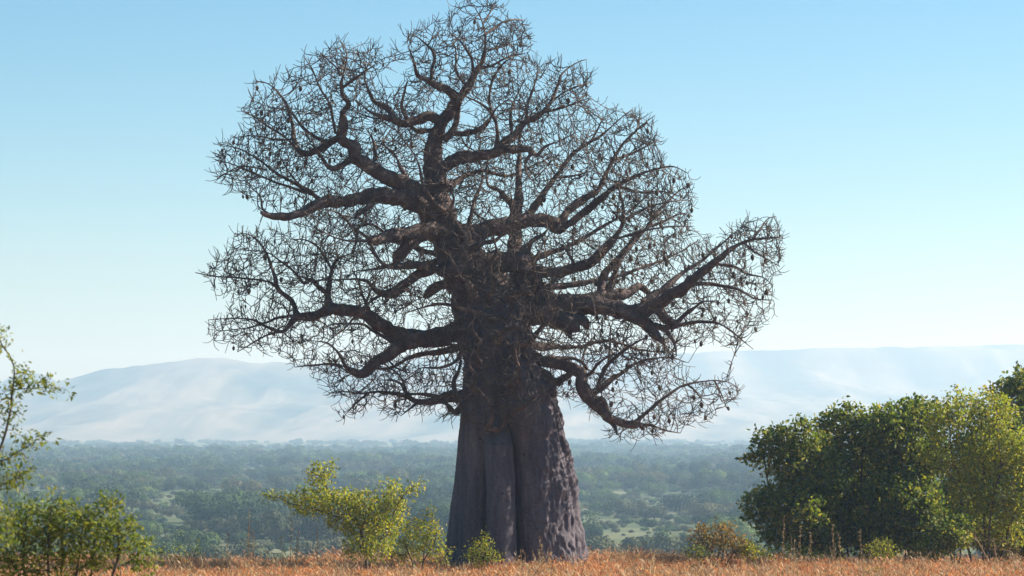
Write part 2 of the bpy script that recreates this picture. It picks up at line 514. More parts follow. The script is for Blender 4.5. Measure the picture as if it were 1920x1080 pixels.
def make_trunk():
    nt, nr = 420, 230
    th = np.linspace(0, 2 * math.pi, nt, endpoint=False)
    ct, st = np.cos(th), np.sin(th)
    pys = np.linspace(1090, 545, nr)
    V = np.zeros((nr, nt, 3))
    for k, py in enumerate(pys):
        cx0 = np.interp(-py, (-1090, -900, -800, -700, -600, -540), (966, 965, 958, 950, 930, 922)); cd0 = 5.0
        best = np.zeros(nt)
        ss = np.zeros(nt)
        for c in COLS:
            c = np.array(c)
            x = np.interp(-py, -c[:, 0], c[:, 1]) - cx0; d = np.interp(-py, -c[:, 0], c[:, 2]) - cd0; r = np.interp(-py, -c[:, 0], c[:, 3])
            b = x * ct + d * st
            disc = r * r - (x * x + d * d - b * b)
            t = np.where(disc > 0, b + np.sqrt(np.maximum(disc, 0)), 0)
            best = np.maximum(best, t)
            ss += np.exp(np.clip(t, 0, None) * 0.35)
        rad = 0.75 * best + 0.25 * np.minimum(np.log(ss) / 0.35, best + 4)
        c = at(cx0, py, TY)
        P = np.stack((c[0] + rad * ct * PXM, TY + (cd0 + rad * st) * PXM, np.full(nt, c[2])), -1)
        for i in range(nt):
            p = P[i]
            q = Vector((p[0] * 1.1, p[1] * 1.1, p[2] * 0.45))
            n = 0.07 * noise.noise(q) + 0.03 * noise.noise(q * 3.1) + 0.012 * noise.noise(Vector(p) * 6)
            right = max(0.0, ct[i] * 0.9 - 0.35 * st[i] - 0.35)
            if right > 0:     # gnarled flank
                q2 = Vector((p[0] * 1.8, p[1] * 3.0, p[2] * 0.9))
                g1 = noise.noise(q2 * 1.2); g2 = noise.noise(q2 * 2.6 + Vector((5, 5, 5)))
                n += min(1, right * 2.2) * (0.13 * g1 + 0.09 * g2 + 0.05 * noise.noise(q2 * 5.5))
            low = max(0.0, (py - 1030) / 60)
            n += 0.10 * low
            if py < 770:       # knobbly where the limbs leave
                n += 0.16 * noise.noise(Vector(p) * 1.3) * min(1, (770 - py) / 80)
            P[i, 0] += ct[i] * n; P[i, 1] += st[i] * n
        V[k] = P
    V -= BASE
    i = (np.arange(nr - 1)[:, None] * nt + np.arange(nt)[None, :]).ravel()
    j = (np.arange(nr - 1)[:, None] * nt + (np.arange(nt)[None, :] + 1) % nt).ravel()
    q = np.stack((i, j, j + nt, i + nt), -1)
    return link('trunk', mesh('trunk', V.reshape(-1, 3), q, smooth=True), M_trunk, tree)
trunk_obj = make_trunk()

# limbs traced as (x, y, radius) in photograph pixels; dz = how far the tip leans away (+) or towards the camera (-), metres
# each limb: list of (dz, points); the first is the limb itself, the rest branch from it
LIMBS = [
 # leader
 [(0.0, [(935,640,40),(928,605,58),(913,565,62),(893,530,54),(870,500,45),(853,470,39),(834,430,34),(822,400,30),(815,375,26),(812,345,21),(811,310,16.5),(813,273,14),(827,233,13),(850,200,12),(868,177,11),(887,143,8.5),(903,117,7),(909,90,5.5),(909,62,4.5),(903,38,3.5),(890,14,2)]),
  (-1.2, [(862,182,9),(833,167,8),(813,157,7.5),(803,150,6),(783,143,5),(777,117,3.5),(767,90,2.5)]),
  (0.8, [(810,147,5),(810,127,4.2),(815,100,3.4),(792,77,2.6),(770,63,2)]),
  (1.0, [(870,157,4),(857,133,3.4),(855,100,2.8),(848,76,2)]),
  (-1.0, [(888,138,4),(883,107,3.5),(862,77,2.6),(840,58,2)]),
  (1.5, [(909,66,3.5),(930,50,3),(952,38,2.4),(985,38,1.8)]),
  (-1.5, [(897,130,4),(922,122,3.2),(950,108,2.4),(985,100,2)]),
  (1.2, [(906,100,3),(935,88,2.6),(968,82,2)]),
  (0.6, [(905,45,3),(920,22,2.2),(930,2,1.6)]),
  (-0.8, [(833,263,7.5),(846,246,7),(854,234,6.5),(858,213,6),(861,190,6)]),
  (-2.2, [(846,248,6.5),(873,252,6.5),(900,240,6),(917,227,5),(930,205,3)]),
  (1.5, [(843,352,7),(848,340,5)]),
 ],
 # left arm high up
 [(-1.6, [(822,228,10),(803,217,9),(773,230,9),(740,227,7.5),(720,222,6),(693,210,4),(673,193,3),(655,185,2)]),
  (0.8, [(740,224,7.5),(723,203,6.5),(703,193,5.5),(693,173,4.4),(683,140,3.2),(694,116,2.2)]),
  (-1.0, [(762,222,5.5),(753,200,4.5),(758,173,3.4),(765,152,2.4)]),
  (1.0, [(812,245,7),(787,247,6.5),(770,237,4.5),(752,236,2.5)]),
  (0.5, [(722,222,3),(700,222,2.6),(668,210,2)]),
 ],
 # big left diagonal
 [(-2.8, [(815,388,22),(793,371,20),(763,350,17),(733,333,15.5),(703,319,14.5),(673,299,13),(656,274,12),(640,258,11),(646,233,8),(643,213,7),(654,197,6.5),(642,180,5.5),(640,157,4.5),(647,123,3.6),(650,100,2.6),(642,80,2)]),
  (1.6, [(640,258,8),(617,267,7.5),(593,280,7),(567,287,6.5),(553,267,5.5),(547,233,4.8),(537,197,4),(520,173,3.2),(500,157,2.5),(475,152,2)]),
  (-1.0, [(560,282,4),(537,260,3.5),(507,240,2.8),(483,223,2.3),(452,207,1.8)]),
  (1.0, [(610,266,4.6),(580,250,4.2),(560,230,3.6),(544,208,2.8),(528,196,2)]),
  (-1.2, [(629,250,4),(623,217,3.6),(617,193,3.2),(597,160,2.8),(587,133,2.4),(572,110,2)]),
  (-1.6, [(664,293,8),(650,307,7),(627,317,6),(613,310,4.8),(603,293,4),(587,273,3),(570,262,2)]),
  (1.4, [(690,312,5),(703,300,4.6),(703,277,4),(697,257,3.2),(684,240,2.4)]),
  (-0.8, [(642,165,3.5),(662,150,3),(680,138,2.4),(706,120,1.8)]),
  (0.9, [(643,140,3),(622,118,2.5),(600,100,2)]),
  (-1.1, [(552,262,3),(520,262,2.5),(480,255,2),(440,258,1.7)]),
 ],
 # left horizontal
 [(-3.4, [(822,400,20),(790,384,18),(757,371,17),(723,367,15.5),(673,371,13.5),(633,377,12),(590,388,10),(553,403,8.5),(527,406,7.5),(500,403,6),(490,398,4)]),
  (0.8, [(612,381,5.5),(573,357,4.4),(540,337,3.8),(513,320,3.2),(487,300,2.6),(450,280,2.2),(408,268,1.8)]),
  (-1.2, [(575,362,3.6),(520,343,3.2),(473,323,2.7),(440,310,2.2),(402,298,1.8)]),
  (-0.6, [(600,384,4),(585,360,3.4),(560,345,2.8),(540,320,2.2),(520,285,1.8)]),
  (-1.4, [(700,380,7),(672,400,6),(667,410,4)]),
  (0.6, [(508,404,3.5),(492,390,2.6),(488,370,2),(470,352,1.6)]),
  (1.0, [(500,318,2.6),(455,312,2.2),(412,330,1.8)]),
 ],
 # left limb with blunt fork
 [(-3.0, [(846,442,20),(826,434,17),(807,431,15),(757,438,13),(717,447,11),(693,454,8.5)]),
  (-0.6, [(794,440,14),(778,452,13),(763,463,12.5),(741,487,11)]),
  (-1.0, [(697,452,4.5),(687,445,4),(660,423,3.2),(640,403,2.6),(610,392,2)]),
  (-0.8, [(695,454,5),(700,473,4.6),(717,493,4.2),(735,500,4)]),
  (-1.6, [(690,452,3.6),(660,452,3),(625,444,2.4),(595,430,1.8)]),
 ],
 # thin left pair
 [(-2.6, [(872,518,16),(847,513,11),(807,501,9),(767,497,7.5),(720,500,5.5),(703,505,4),(670,508,2.4)]),
  (-1.0, [(812,505,9),(780,517,9),(757,537,8.5),(730,551,8),(707,547,5.5),(693,530,4.4),(673,523,3.2),(623,525,2.6),(573,527,2)]),
  (-0.6, [(730,551,7),(724,562,5),(720,568,3)]),
  (-1.0, [(700,536,3),(690,560,2.6),(684,590,2)]),
  (0.4, [(858,522,12),(840,528,10),(813,543,9),(797,557,5)]),
 ],
 # big lower left
 [(-2.4, [(905,612,36),(880,618,24),(850,624,19),(807,632,17),(773,632,16),(747,630,14.5),(720,613,12.5),(693,594,11.5),(673,584,10.5),(640,580,10),(618,581,9.5),(587,593,8.5),(560,594,7.5),(543,610,6.5),(530,623,5.5),(500,613,4),(473,600,3.2),(433,597,2.6),(390,600,2)]),
  (1.0, [(556,592,7),(550,570,6),(533,553,5.4),(520,540,5),(515,517,4.2),(503,483,3.4),(490,460,2.8),(467,440,2.3),(438,438,1.8)]),
  (-1.0, [(519,538,3.6),(497,527,3.2),(440,520,2.6),(400,518,2.2),(366,510,1.7)]),
  (1.4, [(619,578,8),(617,550,6.5),(620,517,5.2),(627,493,4.2),(645,480,2.6),(670,470,1.8)]),
  (-1.4, [(616,552,6),(597,537,5),(587,523,4.6),(570,530,4.2),(553,510,3.6),(527,490,3),(500,473,2.4),(470,470,1.8)]),
  (0.8, [(622,507,3.6),(610,483,3.2),(593,460,2.8),(573,450,2.2),(545,448,1.8)]),
  (1.0, [(695,592,4.5),(690,577,4),(680,557,3.4),(673,530,2.6),(660,505,1.8)]),
  (-0.8, [(550,592,4),(520,596,3.4),(500,605,2.8),(460,615,2.2),(410,622,1.7)]),
  (-1.0, [(530,622,3.2),(500,628,2.6),(470,645,2.2),(445,660,1.7)]),
  (-1.8, [(780,640,13),(753,647,12.5),(723,667,11.5),(700,684,10.5),(680,701,9),(660,697,6.5),(647,687,5.2),(633,660,4),(613,643,3),(590,640,2)]),
  (0.8, [(642,688,4.4),(613,683,3.6),(583,686,2.6),(553,688,1.8)]),
  (-1.2, [(752,640,6.5),(738,642,6),(723,633,5),(697,617,4),(677,607,3.2),(630,607,2.4),(600,618,1.8)]),
  (-0.5, [(725,672,3),(745,690,2.6),(770,700,2)]),
 ],
 # lowest left
 [(-2.0, [(900,745,30),(880,743,15),(864,742,12),(840,744,10.5),(816,753,8),(787,754,6),(763,744,5),(734,738,4.4),(705,735,3.6),(676,738,3),(652,735,2.4),(622,735,1.8)]),
  (0.8, [(822,744,5),(792,738,4.2),(763,737,3.8),(753,720,3.2),(734,713,2.5),(700,712,1.8)]),
  (-0.8, [(763,735,3),(756,716,2.8),(744,699,2.4),(724,684,2)]),
  (0.6, [(853,735,6),(850,716,5),(859,696,4),(863,675,3),(850,655,2),(830,645,1.6)]),
  (-0.9, [(882,755,12),(864,764,7.5),(852,773,6),(836,757,5),(820,752,4)]),
  (-0.6, [(690,737,3),(668,755,2.5),(650,775,1.8)]),
  (-0.9, [(785,752,3),(770,765,2.5),(752,780,1.8)]),
 ],
 # upper right arch
 [(-2.0, [(820,345,24),(822,330,15),(830,315,12),(857,297,11),(893,293,10.5),(923,289,10),(945,281,9),(963,280,7.5),(993,281,6.5),(1007,292,5),(1022,275,4),(1045,266,3),(1078,250,2)]),
  (1.2, [(935,280,9),(948,266,8.5),(963,253,8),(983,230,7),(1013,213,6),(1033,193,5),(1047,157,4),(1055,137,3.2),(1083,117,2.4),(1100,112,1.8)]),
  (-1.0, [(930,280,6),(933,247,5),(923,213,4.4),(900,193,3.6),(875,181,3)]),
  (-0.8, [(921,208,4),(917,180,3.6),(927,143,3),(950,113,2.4),(975,112,1.8)]),
  (1.0, [(985,229,4),(990,195,3.4),(1000,165,2.8),(1010,135,2.2)]),
  (-1.0, [(1015,212,3.6),(1045,205,3),(1075,195,2.4),(1105,185,1.8)]),
  (1.3, [(960,254,4),(958,215,3.4),(968,180,2.8),(985,150,2.2)]),
  (0.6, [(1035,190,3),(1060,172,2.6),(1090,160,2),(1112,155,1.6)]),
  (-0.8, [(1000,285,4),(985,305,3.4),(990,330,2.6),(1005,345,2)]),
 ],
 # right upright behind
 [(2.6, [(962,505,18),(968,440,12),(972,395,9.5),(973,350,8),(972,317,6.5),(974,283,5),(978,233,3.5),(985,200,2)]),
  (-1.4, [(968,400,9),(950,375,7),(935,357,6),(918,350,4),(912,335,3),(915,300,2)]),
  (2.0, [(978,420,9),(1003,385,8),(1025,355,6.5),(1042,330,5.5),(1073,290,5),(1107,268,4.2),(1137,247,3.4),(1163,223,2.8),(1185,205,2)]),
  (-0.8, [(1105,270,3),(1120,245,2.6),(1128,225,2)]),
  (1.0, [(1042,332,3.6),(1075,330,3),(1110,320,2.4)]),
 ],
 # right middle thick, forked
 [(2.2, [(852,446,22),(890,436,18),(945,424,15),(1000,411,14),(1047,418,12),(1062,400,9),(1093,373,7.5),(1123,356,6.5),(1137,325,5.5),(1160,281,5),(1187,250,3.8),(1213,227,2.8),(1228,215,1.8)]),
  (-1.6, [(1035,425,10),(1050,430,9),(1077,413,8),(1117,380,7),(1140,362,6),(1175,338,4.6),(1215,322,3.6),(1260,312,2.6),(1290,325,1.8)]),
  (1.2, [(1150,300,4),(1180,290,3.4),(1210,275,2.8),(1235,262,2)]),
  (-1.0, [(1140,355,4),(1165,352,3.4),(1200,360,2.8),(1240,358,2.2),(1285,372,1.7)]),
  (1.3, [(1190,250,3),(1198,228,2.4),(1200,212,1.8)]),
 ],
 # right middle long curve
 [(-1.4, [(890,505,30),(935,496,25),(975,492,18),(1000,510,12),(1037,513,10.5),(1073,501,9.5),(1110,487,9),(1137,463,8),(1157,440,7),(1168,410,5.6),(1167,380,4.6),(1160,350,3.6),(1165,320,2.6)]),
  (1.0, [(1165,415,4),(1195,398,3.6),(1225,385,3),(1260,378,2.4),(1300,375,1.8)]),
  (-1.0, [(1150,448,3.6),(1185,440,3.2),(1220,430,2.6),(1260,425,2.2),(1295,425,1.7)]),
  (-0.8, [(1000,512,8),(985,530,7),(975,545,6)]),
  (1.2, [(1080,500,4),(1062,470,3.4),(1040,450,2.6)]),
  (-0.6, [(1045,515,5),(1030,535,5),(1010,550,6)]),
 ],
 # great right limb
 [(-3.0, [(945,592,34),(985,585,31),(1020,577,28),(1060,573,23),(1100,571,19),(1137,578,17),(1183,587,15),(1217,580,13.5),(1250,560,12),(1283,540,11),(1300,522,10),(1333,497,9),(1360,474,7.5),(1385,459,6),(1410,450,5),(1440,446,3.6),(1468,443,2)]),
  (1.0, [(1095,566,14),(1130,556,12),(1177,550,10),(1197,538,8),(1217,551,6)]),
  (1.4, [(1205,567,8),(1250,537,6.5),(1283,510,5.2),(1320,485,4),(1355,455,2.8),(1385,430,1.8)]),
  (-1.2, [(1295,532,6),(1325,532,5),(1350,535,4.2),(1383,542,3.4),(1417,560,2.6),(1450,563,1.8)]),
  (1.6, [(1128,556,12),(1128,535,10),(1134,515,8.5),(1150,497,7.5),(1183,457,6),(1210,427,5),(1237,393,4),(1270,360,3),(1300,345,1.8)]),
  (0.6, [(1140,560,9),(1148,530,7.5),(1160,495,6),(1185,450,5),(1200,430,4)]),
  (-1.0, [(1175,588,14),(1210,607,12),(1227,623,9.5),(1243,640,6)]),
  (-1.2, [(1225,578,10),(1238,585,9),(1252,598,8),(1270,602,6),(1283,590,5),(1302,578,4),(1320,565,3),(1350,568,2)]),
  (-1.6, [(1225,612,7),(1250,613,6),(1283,607,5),(1317,603,4),(1350,607,3.2),(1383,630,2.5),(1412,655,1.8)]),
  (-0.8, [(1246,616,5.5),(1260,633,5),(1266,650,4.2),(1268,668,3)]),
  (1.0, [(1215,425,4),(1245,415,3),(1275,400,2.4),(1298,405,1.8)]),
  (0.9, [(1410,450,3.4),(1425,430,2.8),(1440,410,2),(1455,405,1.6)]),
  (-0.8, [(1395,456,3),(1420,475,2.6),(1445,490,2.2),(1462,500,1.7)]),
  (-1.0, [(1340,494,4),(1375,500,3.4),(1405,515,2.8),(1430,520,2.2),(1448,535,1.7)]),
  (-0.9, [(1030,588,22),(1052,600,19),(1070,608,14),(1082,617,8)]),
  (-0.6, [(1045,590,16),(1058,612,12),(1066,628,7),(1072,638,3)]),
  (-0.4, [(1075,590,14),(1092,602,11),(1100,615,6)]),
 ],
 # right lower hanging
 [(-2.2, [(955,660,36),(986,664,14),(1022,675,12),(1051,684,11),(1075,693,11),(1092,704,11.5),(1093,720,12),(1098,736,12),(1114,759,10.5),(1133,774,9.5),(1152,788,8.5),(1174,794,8),(1194,793,7),(1205,806,4)]),
  (0.8, [(1190,792,6),(1203,782,5),(1212,774,4.5),(1234,754,4),(1261,735,3.5),(1282,723,3.1),(1311,716,2.7),(1340,713,2.3),(1366,717,1.9),(1386,730,1.5)]),
  (1.0, [(1097,734,8),(1114,735,8),(1128,725,7),(1143,711,6),(1162,701,5),(1179,689,4.2),(1205,677,3.2),(1251,670,2.2),(1290,680,1.6)]),
  (-0.8, [(1122,727,6),(1124,711,5.5),(1135,691,4.6),(1155,670,4),(1176,653,3.4),(1205,636,2.6),(1225,625,2)]),
  (0.6, [(1140,684,3),(1143,650,2.6),(1143,614,2)]),
  (-0.9, [(1096,706,5),(1108,700,4),(1123,682,3.2),(1152,665,2.4),(1180,672,1.8)]),
  (0.7, [(1030,674,6),(1045,671,5),(1070,672,4.6),(1090,679,4.2),(1100,692,4)]),
  (0.5, [(1090,678,3),(1096,660,2.4),(1104,640,1.8)]),
  (-0.6, [(1005,700,16),(1032,712,10),(1055,708,8),(1076,698,6)]),
  (-0.5, [(1018,715,14),(1036,732,9),(1042,744,5)]),
  (-0.6, [(1146,790,6),(1152,802,5),(1156,814,3)]),
  (-0.5, [(1120,760,5),(1128,745,5),(1142,772,4),(1146,784,4)]),
  (-0.6, [(1196,795,4),(1225,800,3),(1250,808,2.4),(1275,812,1.7)]),
  (0.4, [(1290,722,2.6),(1305,735,2.2),(1318,755,1.7)]),
  (0.5, [(1340,715,2.2),(1352,740,1.8),(1362,765,1.5)]),
 ],
]
# branches that leave the trunk towards the viewer, and some at the back that fill the crown
FRONT = [
 (-2.2, [(935,806,9),(925,802,8),(912,803,7),(920,792,6),(925,778,5),(920,757,4),(905,738,3),(890,722,2)]),
 (-2.8, [(938,802,8),(950,785,8),(965,768,7),(984,758,6),(1006,742,4.5),(1022,738,3),(1045,735,2)]),
 (-3.0, [(955,720,12),(968,712,7),(972,690,5.5),(965,665,4.5),(972,640,3),(990,625,2)]),
 (-2.6, [(905,690,12),(895,668,7),(900,640,5.5),(885,615,4),(890,590,3),(875,570,2)]),
 (-3.2, [(930,640,14),(945,622,8),(965,612,6),(990,618,5),(1010,632,4),(1035,640,2.4)]),
 (-3.0, [(960,650,12),(990,640,8),(1005,625,6.5),(1018,610,5),(1030,600,3),(1045,580,2)]),
 (-2.8, [(890,560,14),(880,535,7),(862,520,5),(850,490,4),(832,470,3),(815,462,2)]),
 (-3.2, [(915,560,14),(925,530,7),(918,500,5.5),(930,470,4),(925,440,3),(940,415,2)]),
 (-2.8, [(950,560,14),(975,550,8),(998,545,6.5),(1005,520,5),(1000,490,4),(1015,465,3),(1030,440,2)]),
 (-2.4, [(870,450,12),(860,430,6),(845,400,5),(850,370,4),(835,340,3),(845,310,2)]),
 (-2.4, [(835,400,10),(815,380,6),(795,350,4.5),(785,310,3.6),(770,280,2.8),(750,255,2)]),
 (-2.6, [(880,470,12),(905,455,6.5),(930,450,5),(945,430,4),(960,390,3),(955,355,2)]),
 (-2.2, [(900,740,10),(885,725,6),(893,705,5),(880,685,3.6),(888,655,2.5)]),
 (-2.6, [(930,600,12),(905,590,7),(870,580,5),(830,570,4),(790,578,3),(755,590,2)]),
 (-2.4, [(870,640,10),(865,660,6),(850,680,4.5),(820,690,3.4),(790,690,2.4),(765,705,1.8)]),
 (3.4, [(930,520,16),(900,470,9),(880,430,7),(890,380,5.5),(905,330,4),(895,290,3),(905,260,2)]),
 (3.8, [(900,500,16),(850,480,9),(790,470,7),(740,450,5.5),(690,420,4),(650,440,3),(610,470,2)]),
 (3.6, [(960,560,16),(1030,540,9),(1090,530,7),(1150,520,5.5),(1210,500,4.4),(1260,480,3.2),(1310,450,2)]),
 (3.4, [(850,420,14),(800,380,8),(760,330,6),(740,290,5),(720,270,3.6),(735,240,2)]),
 (3.2, [(960,520,14),(1010,480,8),(1070,460,6.5),(1120,430,5),(1180,395,4),(1230,350,3),(1250,320,2)]),
 (3.0, [(890,640,14),(830,660,8),(780,665,6),(730,690,4.6),(690,690,3.4),(640,710,2)]),
 (3.4, [(960,640,14),(1020,650,8),(1080,650,6),(1140,640,5),(1200,655,4),(1250,660,2.6),(1285,650,1.8)]),
 (3.4, [(870,470,14),(800,500,8),(740,540,6),(690,570,4.6),(640,620,3.4),(600,650,2)]),
 (3.2, [(830,360,12),(870,330,7),(905,320,5.5),(950,330,4.4),(1000,310,3.4),(1040,290,2.2)]),
]
for dz, pts in FRONT: LIMBS.append([(dz, [(a, b, c * (0.7 if k == 0 else 0.85)) for k, (a, b, c) in enumerate(pts)])])
# second stem, right of the leader, carrying the great right limb
LIMBS.append([(0.3, [(940,625,26),(952,590,36),(968,550,29),(981,520,22),(990,490,17),(985,462,10)]), (-0.8, [(988,505,13),(1003,530,11),(1008,548,10)]), (0.4, [(985,470,8),(1000,450,6),(1018,440,4),(1030,425,2.5)])])

SIL = np.array([(840,2),(872,-14),(930,-8),(988,38),(1006,75),(1000,112),(1060,106),(1100,112),(1122,160),(1112,202),(1170,198),(1222,213),(1248,260),(1240,292),(1272,318),(1312,340),(1316,384),(1300,420),(1296,446),(1340,438),(1384,416),(1430,400),(1466,412),(1482,440),(1476,492),(1456,545),(1452,590),(1425,615),(1415,662),(1370,655),(1300,648),(1272,672),(1302,700),(1350,702),(1390,722),(1384,762),(1340,790),(1300,800),(1262,822),(1190,834),(1118,830),(1128,795),(1084,768),(1040,750),(1010,790),(960,820),(890,815),(862,792),(838,792),(800,774),(760,790),(690,775),(640,804),(610,770),(602,732),(556,690),(480,662),(450,692),(428,660),(378,642),(378,598),(420,578),(436,558),(388,552),(360,518),(400,478),(420,440),(446,420),(470,412),(560,410),(500,388),(452,380),(402,352),(380,300),(410,258),(448,240),(438,198),(478,172),(474,148),(520,138),(546,113),(580,92),(620,76),(650,56),(692,76),(718,100),(732,82),(724,48),(760,32),(800,36),(828,30)], float)
HOLES = [(1340,684,75,30,1.0),(875,215,26,26,.9),(745,140,38,30,.85),(700,165,22,24,.6),(520,425,60,22,.7),(640,650,60,16,.8),(770,680,60,18,.5),(1340,600,60,20,.3),(1080,330,20,16,.3),(470,560,40,20,.4),(760,600,36,14,.5),(1060,650,14,12,.6),(690,530,20,14,.3),(1250,700,40,18,.3),(1100,240,24,18,.5),(860,120,10,10,0),(1160,760,40,20,.5),(1320,490,14,12,.2),(560,320,22,14,.3),(1010,265,16,10,.3)]

def in_poly(x, y, P):
    n = len(P); c = np.zeros(len(x), bool)
    for i in range(n):
        x1, y1 = P[i]; x2, y2 = P[(i + 1) % n]
        if y1 == y2: continue
        t = (y > min(y1, y2)) & (y <= max(y1, y2))
        c ^= t & (x < (y - y1) * (x2 - x1) / (y2 - y1) + x1)
    return c

def edge_dist(x, y, P):
    d = np.full(len(x), 1e9)
    for i in range(len(P)):
        a, b = P[i], P[(i + 1) % len(P)]
        ab = b - a
        t = np.clip(((x - a[0]) * ab[0] + (y - a[1]) * ab[1]) / (ab @ ab), 0, 1)
        d = np.minimum(d, np.hypot(x - a[0] - t * ab[0], y - a[1] - t * ab[1]))
    return d

def baobab():
    nodes, nrad, nlimb = [], [], []
    limb_chains = []
    distal = []
    for li, lm in enumerate(LIMBS):
        ch = []
        main = None
        for bi, (dz, pts) in enumerate(lm):
            p = np.array(pts, float)
            seg = np.hypot(np.diff(p[:, 0]), np.diff(p[:, 1]))
            s = np.concatenate(([0], np.cumsum(seg))); s /= s[-1]
            if bi == 0:
                d = dz * np.maximum(0, s - 0.04) ** 1.0
                if li == 0: d = 0.5 * np.sin(s * 5) * s
                if len(LIMBS) - len(FRONT) - 1 <= li < len(LIMBS) - 1:       # leaves the trunk at its skin
                    f = -1.15 if dz < 0 else 1.0
                    d = f * np.interp(p[0, 1], (300, 420, 560, 700, 810), (0.2, 0.5, 1.1, 1.45, 1.9)) + (dz) * np.maximum(0, s) ** 0.9 * (0.75 if dz < 0 else 1.0)
                main = None
            else:                                        # start at the depth of the closest point of the limb
                allp = np.concatenate(done2d); alld = np.concatenate(doned)
                k = np.argmin(np.hypot(allp[:, 0] - p[0, 0], allp[:, 1] - p[0, 1]))
                d = alld[k] + dz * s
            # wander in depth so that nothing lies in one plane
            d = d + 0.22 * np.sin(s * (5 + bi) + li * 1.7 + bi) * s
            Y = TY + d
            W = np.array([at(a, b, y) for (a, b, _), y in zip(p, Y)])
            rp = p[:, 2] * np.interp(p[:, 2], (3, 9), (0.72, 1.0))
            rp = rp * np.interp(s, (0.6, 1.0), (1.0, 0.55)) if p[-1, 2] < 3.2 else rp
            P, rr = resample(W, rp * PXM, 0.13)
            tt = np.linspace(0, 1, len(P))
            am = np.clip(rr * 0.6, 0.03, 0.09) * np.minimum(1, tt * 6)
            P = P + np.array([(noise.noise_vector(Vector(q * 0.9)) + 0.5 * noise.noise_vector(Vector(q * 2.3))) for q in P]) * am[:, None]
            D2, _ = resample(np.stack((p[:, 0], p[:, 1], d), -1), p[:, 2], 9)
            if bi == 0: done2d, doned = [], []
            done2d.append(D2[:, :2]); doned.append(D2[:, 2])
            ch.append((P - BASE, rr))
            thin = rr < 0.16
            for q, r_, t_ in zip(P, rr, thin):
                nodes.append(q); nrad.append(r_); nlimb.append(li)
                if r_ < 0.13: distal.append(q)
        limb_chains.append(ch)
    nodes = np.array(nodes); nrad = np.array(nrad); nlimb = np.array(nlimb)
    distal = np.array(distal)

    # attractors: a general fill of the crown, plus a denser coat round the outer branches
    n0 = 21000
    x = rng.uniform(360, 1490, n0); y = rng.uniform(-15, 835, n0)
    ok = in_poly(x, y, SIL); x, y = x[ok], y[ok]
    ed = edge_dist(x, y, SIL)
    keep = np.ones(len(x))
    for hx, hy, rx, ry, w in HOLES:
        keep = np.where(((x - hx) / rx) ** 2 + ((y - hy) / ry) ** 2 < 1, np.minimum(keep, 1 - w), keep)
    keep *= np.interp(ed, (3, 10, 60, 160), (0.0, 1.0, 0.95, 0.75))
    trunkz = (np.abs(x - 950) < 75) & (y > 560)
    keep = np.where(trunkz, 0.25, keep)
    cl = np.array([noise.noise(Vector((a / 48, b / 48, 2.0))) for a, b in zip(x, y)])
    rag = np.array([noise.noise(Vector((a / 34, b / 34, 9.0))) for a, b in zip(x, y)])
    keep *= np.clip(0.62 + 1.5 * cl, 0.08, 1.0) * (ed > 4 + 34 * np.clip(rag + 0.05, 0, 1))
    ok = rng.uniform(size=len(x)) < keep * 0.85
    x, y, ed = x[ok], y[ok], ed[ok]
    hd = 4.6 * np.sqrt(np.clip(ed / 170, 0.02, 1))
    dz = rng.uniform(-1, 1, len(x)) * hd - 0.4
    fr = (np.abs(x - 935) < 90) & (y > 470)
    dz = np.where(fr, -rng.uniform(1.6, 4.2, len(x)), dz)
    A1 = at_many(x, y, TY + dz)
    k = rng.integers(0, len(distal), 10500)
    A2 = distal[k] + rng.normal(0, 0.55, (len(k), 3))
    px = 960 + F * A2[:, 0] / A2[:, 1]; py = 800 - F * (A2[:, 2] - EYE) / A2[:, 1]
    rag = np.array([noise.noise(Vector((a / 34, b / 34, 9.0))) for a, b in zip(px, py)])
    ok = in_poly(px, py, SIL) & (edge_dist(px, py, SIL) > 4 + 22 * np.clip(rag + 0.05, 0, 1))
    for hx, hy, rx, ry, w in HOLES:
        ok &= ~((((px - hx) / rx) ** 2 + ((py - hy) / ry) ** 2 < 1) & (rng.uniform(size=len(px)) < w))
    A = np.concatenate((A1, A2[ok]))
    pos, par = colonize(nodes, A, 0.17, 2.1, 0.22, 46, 0.16, 0.04, 3, 0.65)
    r, chains, root, tips = skeleton(pos, par, 0.0155, 2.4)
    r = np.where(par >= 0, np.minimum(r, np.minimum(0.085, nrad[root] * 0.75 + 0.004)), r)
    arrs = chain_arrays(pos - BASE, r, chains)
    limb_of = nlimb[root]

    # hooked end twigs
    g = np.random.default_rng(5)
    grown = np.nonzero(par >= 0)[0]
    thin = grown[r[grown] < 0.03]
    side = thin[g.uniform(size=len(thin)) < 0.42]
    starts = np.concatenate((tips, tips, side))
    d0 = nrm(pos[starts] - pos[par[starts]])
    n = len(starts)
    d = nrm(d0 + g.normal(0, 0.55, (n, 3)))
    out = nrm((pos[starts] - np.array((BASE[0], TY, BASE[2] + 10.0))) * np.array((1, 1, 1.0)))
    bend = nrm(g.normal(0, 0.7, (n, 3)) + np.array((0, 0, 0.75)) + 0.3 * out)
    ln = g.uniform(0.2, 0.62, n)
    K = 5
    pts = [pos[starts]]
    for k in range(K):
        d = nrm(d + bend * 0.26 + g.normal(0, 0.10, (n, 3)))
        pts.append(pts[-1] + d * (ln / K)[:, None])
    pts = np.stack(pts, 1) - BASE
    rad = np.linspace(0.0155, 0.0105, K + 1)

    by = {}
    for (i, ids), a in zip(chains, arrs): by.setdefault(int(limb_of[ids[0]]), []).append(a)
    for k, s in enumerate(starts): by.setdefault(int(limb_of[s]), []).append((pts[k], rad))

    limb_objs = []
